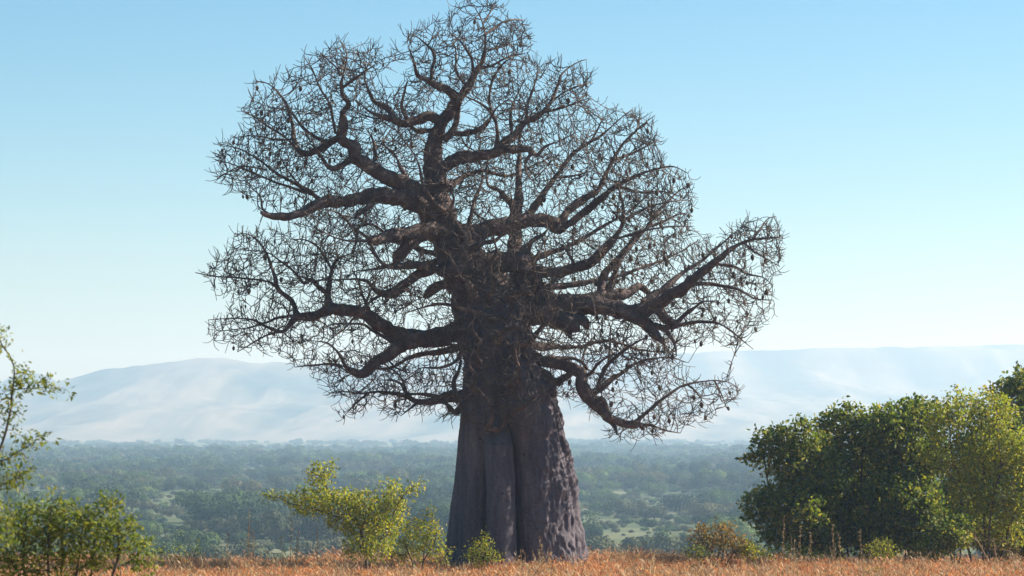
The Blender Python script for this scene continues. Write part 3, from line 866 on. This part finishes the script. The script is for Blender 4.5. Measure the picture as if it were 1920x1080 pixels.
    for li, ch in enumerate(limb_chains):
        big = [c for c in ch if c[1].max() > 0.2]; small = [c for c in ch if c[1].max() <= 0.2]
        me = tube_mesh('limb', ((big, 14), (small, 9)), lump=0.40, freq=2.1)
        lo = link('limb', me, M_limb, tree)
        limb_objs.append(lo)
        if li in by:
            th = [c for c in by[li] if c[1].max() > 0.035]; tn = [c for c in by[li] if c[1].max() <= 0.035]
            tw = link('branchlets', tube_mesh('branchlets', ((th, 5), (tn, 3))), M_twig, lo)
            tw['kind'] = 'stuff'

    # fruit pods on stalks, hanging from outer twigs
    prof = [(0, .006), (-.16, .006), (-.17, .02), (-.20, .052), (-.25, .07), (-.31, .064), (-.36, .038), (-.385, .006)]
    V = []; 
    for z, rr in prof:
        for a in range(8): V.append((rr * math.cos(a * math.pi / 4), rr * math.sin(a * math.pi / 4), z))
    Q = [(k * 8 + a, k * 8 + (a + 1) % 8, k * 8 + 8 + (a + 1) % 8, k * 8 + 8 + a) for k in range(len(prof) - 1) for a in range(8)]
    pm = mesh('fruit_pod', V, Q, smooth=True)
    tp = pos[tips]
    px = 960 + F * tp[:, 0] / tp[:, 1]; py = 800 - F * (tp[:, 2] - EYE) / tp[:, 1]
    w = np.ones(len(tips)) * 0.35
    w += 2.0 * ((px > 1120) & (py > 260) & (py < 620)) + 1.6 * ((px < 640) & (py < 330)) + 1.0 * (px > 1000) + 0.6 * (px < 520)
    w *= 1 - 0.97 * ((np.abs(px - 940) < 120) & (py > 380))
    pick = g.choice(len(tips), 270, replace=False, p=w / w.sum())
    for t in pick:
        o = link('fruit_pod', pm, M_pod, tree)
        o.location = pos[tips[t]] - BASE + np.array((0, 0, 0.01))
        o.scale = np.array((1, 1, 1)) * g.uniform(0.6, 1.15)
        o.rotation_euler = (g.normal(0, 0.14), g.normal(0, 0.14), g.uniform(0, 6))
    print('baobab nodes', len(pos), 'tips', len(tips), 'claws', n)
baobab()

# ------------------------------------------------------------------ shrubs and small trees
def plant(name, label, cat, Y, base_px, clusters, leaf, leafmat, n_attr, per_node, stems=1, spread=0.15, depth=0.8, group=None,
          step=0.12, tip=0.006, seed=1, lw=0.55, woody=M_stem, rmax=0.12, twig_r=0.03, loose=0.8):
    """clusters: ellipses (cx, cy, rx, ry) in photograph pixels at distance Y; depth = their depth relative to rx (metres follow from Y)"""
    g = np.random.default_rng(seed)
    m = Y / F
    b = at(base_px, 900, Y); bz = float(ground_z(b[0], Y)) - 0.04
    base = np.array((b[0], Y, bz))
    root = empty(name, base)
    tag(root, label, cat, group)
    ar = np.array([c[2] * c[3] for c in clusters], float)
    pick = g.choice(len(clusters), n_attr, p=ar / ar.sum())
    c = np.array(clusters, float)[pick]
    v = nrm(g.normal(size=(n_attr, 3))) * (g.uniform(size=(n_attr, 1)) ** (1 / 2.4))
    ctr = at_many(c[:, 0], c[:, 1], np.full(n_attr, Y))
    dd = np.minimum(c[:, 2], c[:, 3] * 1.6) * depth
    off = (np.sin(pick * 2.399) * 0.5) * np.median(c[:, 2]) * m * depth
    A = ctr + np.stack((v[:, 0] * c[:, 2] * m, v[:, 1] * dd * m + off, v[:, 2] * c[:, 3] * m), -1)
    A = A[A[:, 2] > bz + 0.05]
    top = A[:, 2].max() - bz
    nodes = []
    for s in range(stems):
        a = g.uniform(0, 6.28); o = spread * math.sqrt(g.uniform()) if stems > 1 else 0
        p = base + np.array((math.cos(a) * o, math.sin(a) * o, 0))
        nodes.append(p)
    nodes = np.array(nodes)
    # a coarse pass carries the stems up, a fine one fills
    far = g.choice(len(A), min(len(A), max(40, len(A) // 12)), replace=False)
    p1, q1 = colonize(nodes, A[far], step * 1.6, 60.0, step * 2.5, 90, 0.12, 0.1, seed)
    p2, q2 = colonize(p1, A, step, step * 14, step * 1.3, 40, 0.25, 0.03, seed + 1)
    par = np.concatenate((q1, q2[len(p1):]))
    r, chains, rt, tips = skeleton(p2, par, tip, 2.4)
    r = np.minimum(r, rmax)
    arr = chain_arrays(p2 - base, r, chains)
    th = [x for x in arr if x[1].max() > twig_r]; tn = [x for x in arr if x[1].max() <= twig_r]
    if not th: th, tn = tn[:1], tn[1:]
    link('stem', tube_mesh('stem', ((th, 6),)), woody, root)
    if tn:
        tw = link('twigs', tube_mesh('twigs', ((tn, 3),)), woody, root); tw['kind'] = 'stuff'
    if leafmat is not None:
        ids = np.nonzero((par >= 0) & (r < tip * 3.6))[0]
        ids = np.repeat(ids, per_node)
        C = p2[ids] + g.normal(0, step * loose, (len(ids), 3)) - base
        D = nrm(p2[ids] - p2[par[ids]]) * 0.6 + g.normal(0, 0.8, (len(ids), 3)) + np.array((0, 0, -0.15))
        ln = leaf * g.uniform(0.6, 1.3, len(ids))
        V, T = leaves(C, D, ln, ln * lw, seed)
        cr = link('foliage', mesh('foliage', V, None, T), leafmat, root); cr['kind'] = 'stuff'
    print(name, 'nodes', len(p2), 'leaves', 0 if leafmat is None else len(ids))
    return root

plant('sapling', 'young yellow-green tree with slender forked trunk left of the baobab trunk', 'tree', 105, 693,
      [(600,892,28,26),(620,880,10,22),(520,930,36,8),(592,942,62,30),(655,945,55,30),(716,905,7,18),(738,930,22,32),(765,922,30,9),(790,905,7,14),(700,985,62,36),(692,1025,54,24),(728,955,40,30),(640,980,34,18),(670,955,40,30)],
      0.12, M_sap, 2900, 6, depth=0.9, tip=0.007, seed=4, rmax=0.07, twig_r=0.018)
plant('leafy_shrub', 'low yellow-green shrub between the sapling and the baobab trunk', 'shrub', 107, 782,
      [(792,1000,42,34),(760,1030,52,24),(822,1035,26,20),(806,965,14,18)], 0.11, M_sap, 1400, 5, stems=3, seed=9, rmax=0.03, twig_r=0.012)
plant('leafy_shrub', 'small green shrub at the foot of the baobab trunk', 'shrub', 108.3, 903,
      [(903,1030,26,18),(924,1044,20,9),(884,1045,17,11),(910,1008,9,12)], 0.10, M_yel, 800, 6, stems=4, seed=12, rmax=0.02, twig_r=0.01)
plant('rust_shrub', 'rounded rust-brown shrub in the grass right of the baobab', 'shrub', 111.5, 1345,
      [(1345,1012,46,24),(1316,1000,18,20),(1385,1024,32,20),(1362,992,22,14),(1340,985,10,10),(1302,1012,14,16)], 0.12, M_rust, 1500, 5, stems=5, seed=15, rmax=0.03, twig_r=0.012)
plant('leafy_shrub', 'low dark green shrub tucked against the rust-brown shrub', 'shrub', 110.8, 1300,
      [(1302,1034,24,12),(1320,1036,16,10)], 0.10, M_dark, 500, 7, stems=3, seed=16, rmax=0.02, twig_r=0.01)
plant('leafy_shrub', 'small bright yellow shrub between the rust-brown shrub and dark trees', 'shrub', 111, 1408,
      [(1405,1032,22,16),(1432,1040,22,10)], 0.10, M_sap, 600, 7, stems=3, seed=17, rmax=0.02, twig_r=0.01)
plant('leafy_shrub', 'straggly olive shrub in front of the leftmost dark tree', 'shrub', 112, 1482,
      [(1475,1036,36,12),(1520,1040,24,10)], 0.10, M_yel, 600, 5, stems=5, seed=18, rmax=0.02, twig_r=0.01)
G_R = 'broad-leaved trees at the edge of the grass'
plant('broadleaf_tree', 'dark green tree with an arm of leaves reaching towards the rust-brown shrub', 'tree', 118, 1510,
      [(1448,838,42,36),(1412,862,22,11),(1502,806,24,22),(1466,812,26,20),(1500,870,58,54),(1420,952,30,34),(1450,930,34,22),(1490,955,64,52),(1540,905,50,62),(1530,1010,50,32),(1460,1000,40,30),(1545,850,34,40)],
      0.2, M_dark, 4200, 13, stems=4, spread=0.6, step=0.21, tip=0.009, loose=0.62, seed=21, lw=0.6, rmax=0.11)
plant('broadleaf_tree', 'dark green tree with two domed tops standing in the thicket', 'tree', 121, 1610,
      [(1588,798,44,40),(1562,800,34,36),(1628,812,44,40),(1600,870,72,60),(1590,955,72,66),(1640,1010,60,36),(1560,1010,50,36)],
      0.2, M_dark, 4200, 13, stems=3, spread=0.6, step=0.21, tip=0.009, loose=0.62, seed=22, lw=0.6, rmax=0.11)
plant('broadleaf_tree', 'broad dark tree leaning into the yellow-green tree', 'tree', 119, 1705,
      [(1690,788,50,38),(1728,778,48,34),(1655,800,40,36),(1710,850,80,62),(1690,945,80,72),(1740,1000,66,46),(1660,1005,60,40)],
      0.2, M_dark, 4800, 13, stems=3, spread=0.6, step=0.21, tip=0.009, loose=0.62, seed=23, lw=0.6, rmax=0.11)
plant('broadleaf_tree', 'tall dark tree rising above and behind the yellow-green tree', 'tree', 126, 1925,
      [(1895,740,40,34),(1935,730,44,44),(1912,702,14,16),(1960,800,60,70),(2020,820,70,90),(1900,830,60,70),(1990,930,80,70),(1930,960,60,60),(1850,860,70,66),(1810,950,70,70),(1880,990,70,50)],
      0.2, M_dark, 8200, 12, stems=3, spread=0.6, step=0.21, tip=0.009, loose=0.62, seed=24, lw=0.6, rmax=0.14)
plant('broadleaf_tree', 'sunlit yellow-green tree in front of the tall dark tree', 'tree', 114, 1850,
      [(1800,775,52,36),(1800,738,18,16),(1768,790,44,36),(1850,775,60,46),(1880,840,74,54),(1800,870,50,50),(1740,850,26,26),(1890,930,60,60),(1950,880,60,70),(1830,930,54,50),(1790,990,40,36),(1880,1000,50,36)],
      0.14, M_yel, 6500, 12, stems=4, spread=0.6, step=0.2, tip=0.008, loose=0.62, seed=25, lw=0.6, rmax=0.1)
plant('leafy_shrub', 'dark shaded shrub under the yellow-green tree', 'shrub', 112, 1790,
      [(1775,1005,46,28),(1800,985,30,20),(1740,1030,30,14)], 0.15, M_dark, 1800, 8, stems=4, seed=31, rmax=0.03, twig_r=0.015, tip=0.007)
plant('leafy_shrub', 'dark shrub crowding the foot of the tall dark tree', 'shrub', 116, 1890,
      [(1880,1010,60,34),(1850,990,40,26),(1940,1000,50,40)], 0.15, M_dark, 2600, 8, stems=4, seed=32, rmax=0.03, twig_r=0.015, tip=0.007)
plant('leafy_shrub', 'pale feathery shrub at the foot of the dark thicket', 'shrub', 110, 1650,
      [(1650,1025,26,20),(1672,1035,16,12),(1630,1036,16,10)], 0.09, M_yel, 900, 6, stems=5, seed=33, rmax=0.02, twig_r=0.01, lw=0.3)
plant('leafy_shrub', 'tiny green shrub half sunk in the red grass', 'shrub', 103.5, 1642,
      [(1642,1071,26,8)], 0.08, M_dark, 160, 3, stems=4, seed=34, rmax=0.02, twig_r=0.01, step=0.08)
plant('dry_bush', 'bare grey thorn bush under the yellow-green tree', 'bush', 109, 1868,
      [(1850,1020,46,22),(1890,1030,36,16),(1830,1000,20,14)], 0.1, None, 420, 0, stems=6, seed=35, rmax=0.02, twig_r=0.009, woody=M_straw)
plant('leafy_shrub', 'thin sparse yellowish shrub in the grass beside the blurred bush', 'shrub', 104, 350,
      [(345,1035,30,16),(372,1025,12,20),(318,1042,16,12)], 0.09, M_sap, 180, 2, stems=5, seed=36, rmax=0.015, twig_r=0.008)
# close to the camera, left: out of focus
plant('leafy_tree', 'blurred airy tree with drooping leaf sprays at the edge of view', 'tree', 31, -70,
      [(8,628,14,20),(-40,640,50,40),(62,718,44,20),(120,735,26,8),(15,762,30,46),(62,825,42,18),(20,880,40,44),(-60,760,60,80),(-70,900,70,90),(40,700,20,20),(-20,980,60,60)],
      0.062, M_near, 1700, 5, stems=2, spread=0.1, step=0.055, tip=0.0035, seed=41, lw=0.42, rmax=0.04, twig_r=0.011)
plant('leafy_shrub', 'blurred yellow-green bush spilling over the red grass', 'shrub', 34, 120,
      [(60,985,64,48),(150,985,74,42),(228,1002,46,44),(268,1042,30,38),(150,1040,80,30),(40,1050,60,34),(200,945,34,20),(110,945,30,22),(100,1120,110,50)],
      0.065, M_near, 4000, 6, stems=6, spread=0.35, step=0.06, tip=0.0035, seed=42, lw=0.42, rmax=0.03, twig_r=0.01)

# ------------------------------------------------------------------ valley trees
def crown_mesh(name, n, size, seed, lob=7):
    g = np.random.default_rng(seed)
    lobes = np.concatenate((g.normal(0, 0.5, (lob, 2)) * np.array((0.85, 0.85)), g.uniform(0.35, 0.72, (lob, 1))), 1)
    lr = g.uniform(0.34, 0.55, lob)
    k = g.integers(0, lob, n)
    v = nrm(g.normal(size=(n, 3)))
    C = lobes[k] + v * (lr[k] * g.uniform(0.75, 1.03, n))[:, None] * np.array((1, 1, 0.72))
    C[:, 2] = np.maximum(C[:, 2], 0.06 + 0.05 * g.uniform(size=n))
    nv = nrm(v + g.normal(0, 0.3, (n, 3)))
    D = nrm(np.cross(nv, g.normal(size=(n, 3)))); W = np.cross(nv, D)
    sz = (size * g.uniform(0.6, 1.4, n))[:, None]
    V = np.stack((C - D * sz, C + W * sz * 0.7, C + D * sz, C - W * sz * 0.7), 1).reshape(-1, 3)
    i = np.arange(n)[:, None] * 4
    T = np.concatenate((i + np.array((0, 1, 2)), i + np.array((0, 2, 3))))
    return mesh(name, V, None, T)

near_crowns = [[crown_mesh('crown', 3200, 0.042, 100 + k, 8 + k) for k in range(3)] for _ in range(3)]
for mi in range(3):
    for me in near_crowns[mi]: me.materials.append(M_val[mi])
tk, _q, _t = tubes([(np.array(((0, 0, -0.05), (0.02, 0.01, 0.2), (-0.02, 0.02, 0.45))), np.array((0.05, 0.04, 0.025))),
                    (np.array(((0.01, 0.01, 0.18), (0.15, 0.05, 0.35), (0.28, 0.02, 0.5))), np.array((0.03, 0.024, 0.012))),
                    (np.array(((0.01, 0.01, 0.2), (-0.14, 0.02, 0.36), (-0.3, -0.06, 0.5))), np.array((0.03, 0.022, 0.012)))], 5)
trunk_me = mesh('trunk', tk, _q, _t, True); trunk_me.materials.append(M_stem)

def valley():
    g = np.random.default_rng(77)
    n = 52000
    # more trees per picture area far away would be wasted: thin with distance
    y = np.sqrt(g.uniform(430 ** 2, 5050 ** 2, n)); x = g.uniform(-1, 1, n) * (0.215 * y + 40)
    px = 960 + F * x / y; gz = ground_z(x, y) - 0.35
    py = 800 - F * (gz - EYE) / y
    dens = np.array([0.30 + 1.0 * noise.noise(Vector((a / 75, b / 200, 1))) + 0.6 * noise.noise(Vector((a / 45, b / 70, 7))) for a, b in zip(x, y)])
    dens = dens - np.clip((y - 2400) / 2600, 0, 0.55)
    clear = ((px - 1260) / 130) ** 2 + ((py - 946) / 13) ** 2 < 1
    ok = (g.uniform(size=n) < np.clip(dens, np.interp(y, (2400, 4000), (0.14, 0.015)), 1)) & ~(clear & (g.uniform(size=n) < 0.93))
    x, y, px, py, gz = x[ok], y[ok], px[ok], py[ok], gz[ok]
    h = np.clip(g.lognormal(1.5, 0.38, len(x)), 2.2, 9.5)
    # drop trees that stand inside another
    order = np.argsort(-h); cell = {}; keep = []
    for i in order:
        c = (int(x[i] // 7), int(y[i] // 9))
        if cell.get(c, 0) >= 1: continue
        cell[c] = 1; keep.append(i)
    keep = np.array(keep)
    x, y, px, py, gz, h = x[keep], y[keep], px[keep], py[keep], gz[keep], h[keep]
    top = 800 - F * (gz + h - EYE) / y
    vis = (px > -20) & (px < 1940) & (top < 1036) & ~((px > 850) & (px < 1085)) & ~((px > 1480)) & ~((px < 200) & (py > 930))
    kind = g.choice(3, len(x), p=(0.6, 0.25, 0.15))
    size = np.where(vis, h / y, 0)
    big = np.argsort(-size)[:280]
    tint = ('dark green', 'olive grey-green', 'pale bright green')
    med = np.median(h[big])
    def where(i):
        if px[i] > 1085:
            z = 'between the baobab and dark thicket'
            if abs(py[i] - 948) < 26 and abs(px[i] - 1270) < 190: z = 'at the pale clearing'
        elif px[i] > 480: z = 'behind the sapling'
        elif px[i] > 200: z = 'between blurred bush and sapling'
        else: z = 'behind the blurred airy tree'
        return z, ('near the knoll' if y[i] < np.median(y[big]) else 'farther out')
    for i in big:
        o = empty('valley_tree', (x[i], y[i], gz[i]))
        k = int(kind[i])
        z, dp = where(i)
        lab = '%s %s valley tree %s %s' % ('tall' if h[i] > med else 'low', tint[k], dp, z)
        tag(o, lab, 'tree', lab.replace('valley tree', 'valley trees'))
        w = h[i] * g.uniform(1.0, 1.45)
        rz = g.uniform(0, 6.28)
        c = link('crown', near_crowns[k][int(g.integers(3))], None, o); c.scale = (w * 0.8, w * 0.8, h[i]); c.rotation_euler.z = rz
        t = link('trunk', trunk_me, None, o); t.scale = (w * 0.6, w * 0.6, h[i]); t.rotation_euler.z = rz
    rest = np.setdiff1d(np.arange(len(x)), big)
    print('valley trees', len(x), 'individual', len(big), 'nearest', y[big].min(), 'farthest', y[big].max())
    return np.stack((x, y, gz), -1)[rest], h[rest], kind[rest], y[rest]
VP, VH, VK, VD = valley()

def scatter(name, P, rot, scl, idx, protos, label, cat):
    me = bpy.data.meshes.new(name)
    me.vertices.add(len(P)); me.vertices.foreach_set('co', np.asarray(P, np.float32).ravel())
    for nm, ty, key, val in (('rot', 'FLOAT_VECTOR', 'vector', rot), ('scl', 'FLOAT_VECTOR', 'vector', scl)):
        a = me.attributes.new(nm, ty, 'POINT'); a.data.foreach_set(key, np.asarray(val, np.float32).ravel())
    a = me.attributes.new('idx', 'INT', 'POINT'); a.data.foreach_set('value', np.asarray(idx, np.int32))
    me.update()
    o = link(name, me)
    c = bpy.data.collections.new(name + '_kinds')
    for k, (pm, m) in enumerate(protos):
        if not pm.materials: pm.materials.append(m)
        po = bpy.data.objects.new('%s_kind_%02d' % (name, k), pm); c.objects.link(po)
    nt = bpy.data.node_groups.new(name, 'GeometryNodeTree')
    nt.interface.new_socket('Geometry', in_out='INPUT', socket_type='NodeSocketGeometry')
    nt.interface.new_socket('Geometry', in_out='OUTPUT', socket_type='NodeSocketGeometry')
    N, L = nt.nodes, nt.links
    gi = N.new('NodeGroupInput'); go = N.new('NodeGroupOutput')
    ci = N.new('GeometryNodeCollectionInfo'); ci.inputs['Collection'].default_value = c
    ci.inputs['Separate Children'].default_value = True; ci.inputs['Reset Children'].default_value = True
    ip = N.new('GeometryNodeInstanceOnPoints'); ip.inputs['Pick Instance'].default_value = True
    def named(nm, ty):
        n = N.new('GeometryNodeInputNamedAttribute'); n.data_type = ty; n.inputs['Name'].default_value = nm; return n.outputs['Attribute']
    e2r = N.new('FunctionNodeEulerToRotation')
    L.new(named('rot', 'FLOAT_VECTOR'), e2r.inputs[0]); L.new(e2r.outputs[0], ip.inputs['Rotation'])
    L.new(named('scl', 'FLOAT_VECTOR'), ip.inputs['Scale']); L.new(named('idx', 'INT'), ip.inputs['Instance Index'])
    L.new(gi.outputs[0], ip.inputs['Points']); L.new(ci.outputs[0], ip.inputs['Instance'])
    L.new(ip.outputs[0], go.inputs[0])
    md = o.modifiers.new('scatter', 'NODES'); md.node_group = nt
    tag(o, label, cat, kind='stuff')
    return o

def far_woods():
    g = np.random.default_rng(78)
    n = len(VP)
    protos = [(crown_mesh('far_crown', 900, 0.08, 200 + k, 7), M_val[k % 3]) for k in range(6)] + [(crown_mesh('mid_crown', 3200, 0.042, 220 + k, 9), M_val[k % 3]) for k in range(6)]
    w = VH * g.uniform(0.8, 1.2, n)
    m = 26000
    yy = np.sqrt(g.uniform(480 ** 2, 3600 ** 2, m)); xx = g.uniform(-1, 1, m) * (0.2 * yy + 40)
    SP = np.stack((xx, yy, ground_z(xx, yy) - 0.45), -1); SH = g.uniform(0.7, 2.2, m)
    SK = g.choice(3, m, p=(0.3, 0.45, 0.25))
    rot = np.zeros((n + m, 3)); rot[:, 2] = g.uniform(0, 6.28, n + m)
    sw = SH * g.uniform(0.8, 1.3, m)
    scatter('distant_woodland', np.concatenate((VP, SP)), rot, np.concatenate((np.stack((w, w, VH), -1), np.stack((sw, sw, SH), -1))),
            np.concatenate((VK + 3 * g.integers(0, 2, n) + 6 * (VD < 1700), SK)), protos,
            'hazy green bushland covering the valley floor up to the hills', 'woodland')
far_woods()

# ------------------------------------------------------------------ grass
def tuft(seed, nb, h, spread, head=0.35):
    g = np.random.default_rng(seed)
    Vs, Ts, off = [], [], 0
    for k in range(nb):
        a = g.uniform(0, 6.28); o = spread * math.sqrt(g.uniform()); b = np.array((math.cos(a) * o, math.sin(a) * o, 0))
        d = nrm(np.array((g.normal(0, 0.28), g.normal(0, 0.28), 1.0)))
        hh = h * g.uniform(0.55, 1.15)
        bend = np.array((g.normal(0, 0.3), g.normal(0, 0.3), -0.16))
        w = nrm(np.cross(d, g.normal(size=3)))
        wd = g.uniform(0.005, 0.009)
        p1 = b + d * hh * 0.55; p2 = p1 + nrm(d + bend) * hh * 0.35; 
        V = [b - w * wd, b + w * wd, p1 - w * wd * 0.8, p1 + w * wd * 0.8, p2]
        T = [(0, 1, 3), (0, 3, 2), (2, 3, 4)]
        if g.uniform() < head:      # drooping seed head
            e = p2 + nrm(d + 2.2 * bend) * hh * 0.26
            w2 = nrm(np.cross(e - p2, g.normal(size=3)))
            mp = p2 * 0.5 + e * 0.5
            V += [p2, mp + w2 * 0.011, e, mp - w2 * 0.011]
            T += [(5, 6, 7), (5, 7, 8)]
        Vs.append(np.array(V)); Ts.append(np.array(T) + off); off += len(V)
    return mesh('grass_tuft', np.concatenate(Vs), None, np.concatenate(Ts))

def grass():
    g = np.random.default_rng(50)
    n = 30000
    y = np.concatenate((g.uniform(84, 128, n), g.uniform(30, 84, 9000), g.uniform(128, 150, 2500)))
    x = g.uniform(-1, 1, len(y)) * (0.19 * y + 5)
    d = np.hypot(x - BASE[0], y - TY)
    ok = d > 2.4
    x, y = x[ok], y[ok]
    z = ground_z(x, y) - 0.02
    n = len(x)
    s = (g.uniform(0.72, 1.15, n) + 0.55 * (g.uniform(size=n) < 0.06)) * np.array([0.95 + 0.3 * noise.noise(Vector((a * 0.35, b * 0.2, 0))) for a, b in zip(x, y)])
    rot = np.stack((g.normal(0, 0.08, n), g.normal(0, 0.08, n), g.uniform(0, 6.28, n)), -1)
    protos = [(tuft(300 + k, 44, 0.45, 0.22), M_grass) for k in range(4)] + [(tuft(310, 30, 0.6, 0.2, 0.8), M_straw)]
    scatter('dry_grass', np.stack((x, y, z), -1), rot, np.stack((s, s, s), -1), g.choice(5, n, p=(.215, .215, .215, .215, .14)), protos,
            'knee high dry red grass covering the knoll', 'grass')
grass()

def stalk(px, Y, py_top, seed, label, thick=0.012):
    g = np.random.default_rng(seed)
    b = at(px, 900, Y); b[2] = float(ground_z(b[0], Y)) - 0.03
    top = at(px + g.normal(0, 3), py_top, Y)
    P, rr = resample(np.array((b, (b * 0.6 + top * 0.4) + g.normal(0, 0.03, 3), top)), np.array((thick, thick * 0.8, thick * 0.4)), 0.15)
    root = empty('dry_stalk', b)
    tag(root, label, 'plant', 'dry stalks standing in the grass')
    ch = [(P - b, rr)]
    link('stem', tube_mesh('stem', ((ch, 5),)), M_straw, root)
    k = g.integers(len(P) // 3, len(P), 46)
    C = P[k] - b + g.normal(0, 0.02, (len(k), 3))
    V, T = leaves(C, g.normal(0, 1, (len(k), 3)) + np.array((0, 0, 0.8)), g.uniform(0.05, 0.13, len(k)), 0.03, seed)
    f = link('seed_heads', mesh('seed_heads', V, None, T), M_straw, root); f['kind'] = 'stuff'

LEFT_ST = 'tall dry stalk between the blurred bush and the sapling'
RIGHT_ST = 'dry brown stalk in front of the dark thicket'
for k, (px, py) in enumerate(((466, 962), (471, 985), (476, 1000), (428, 1003), (546, 968), (556, 1000), (595, 995), (528, 1010))):
    stalk(px, 104 + (k % 3), py, 500 + k, LEFT_ST, 0.014)
for k, (px, py) in enumerate(((1469, 968), (1482, 1005), (1500, 990), (1520, 1000), (1561, 985), (1577, 1002), (1616, 998), (1490, 1015))):
    stalk(px, 109 + (k % 3), py, 520 + k, RIGHT_ST, 0.014)
for k, (px, py) in enumerate(((1012, 1010), (1022, 1022), (1032, 1030))):
    stalk(px, 108.5, py, 540 + k, 'thin dry stalk standing before the shaded baobab trunk', 0.01)

# ------------------------------------------------------------------ haze
def haze():
    x, y0, y1, z0, z1 = 3400.0, -330.0, 9800.0, VZ - 12.0, float(HILLTOP) + 8.0
    V = [(a, b, c) for c in (z0, z1) for b in (y0, y1) for a in (-x, x)]
    Q = [(0, 2, 3, 1), (4, 5, 7, 6), (0, 1, 5, 4), (2, 6, 7, 3), (0, 4, 6, 2), (1, 3, 7, 5)]
    m, N, L, out = mat_base('haze_air')
    p = N.new('ShaderNodeVolumePrincipled')
    p.inputs['Color'].default_value = (0.53, 0.76, 1.0, 1)
    p.inputs['Absorption Color'].default_value = (0.8, 0.86, 1, 1)      # scatters blue more than red, as air does
    p.inputs['Density'].default_value = 2.2e-4
    p.inputs['Density Attribute'].default_value = ''
    p.inputs['Anisotropy'].default_value = 0.35
    L.new(p.outputs[0], out.inputs['Volume'])
    o = link('haze', mesh('haze', V, Q), m)
    tag(o, 'pale blue haze filling the valley air', 'haze', kind='stuff')
haze()
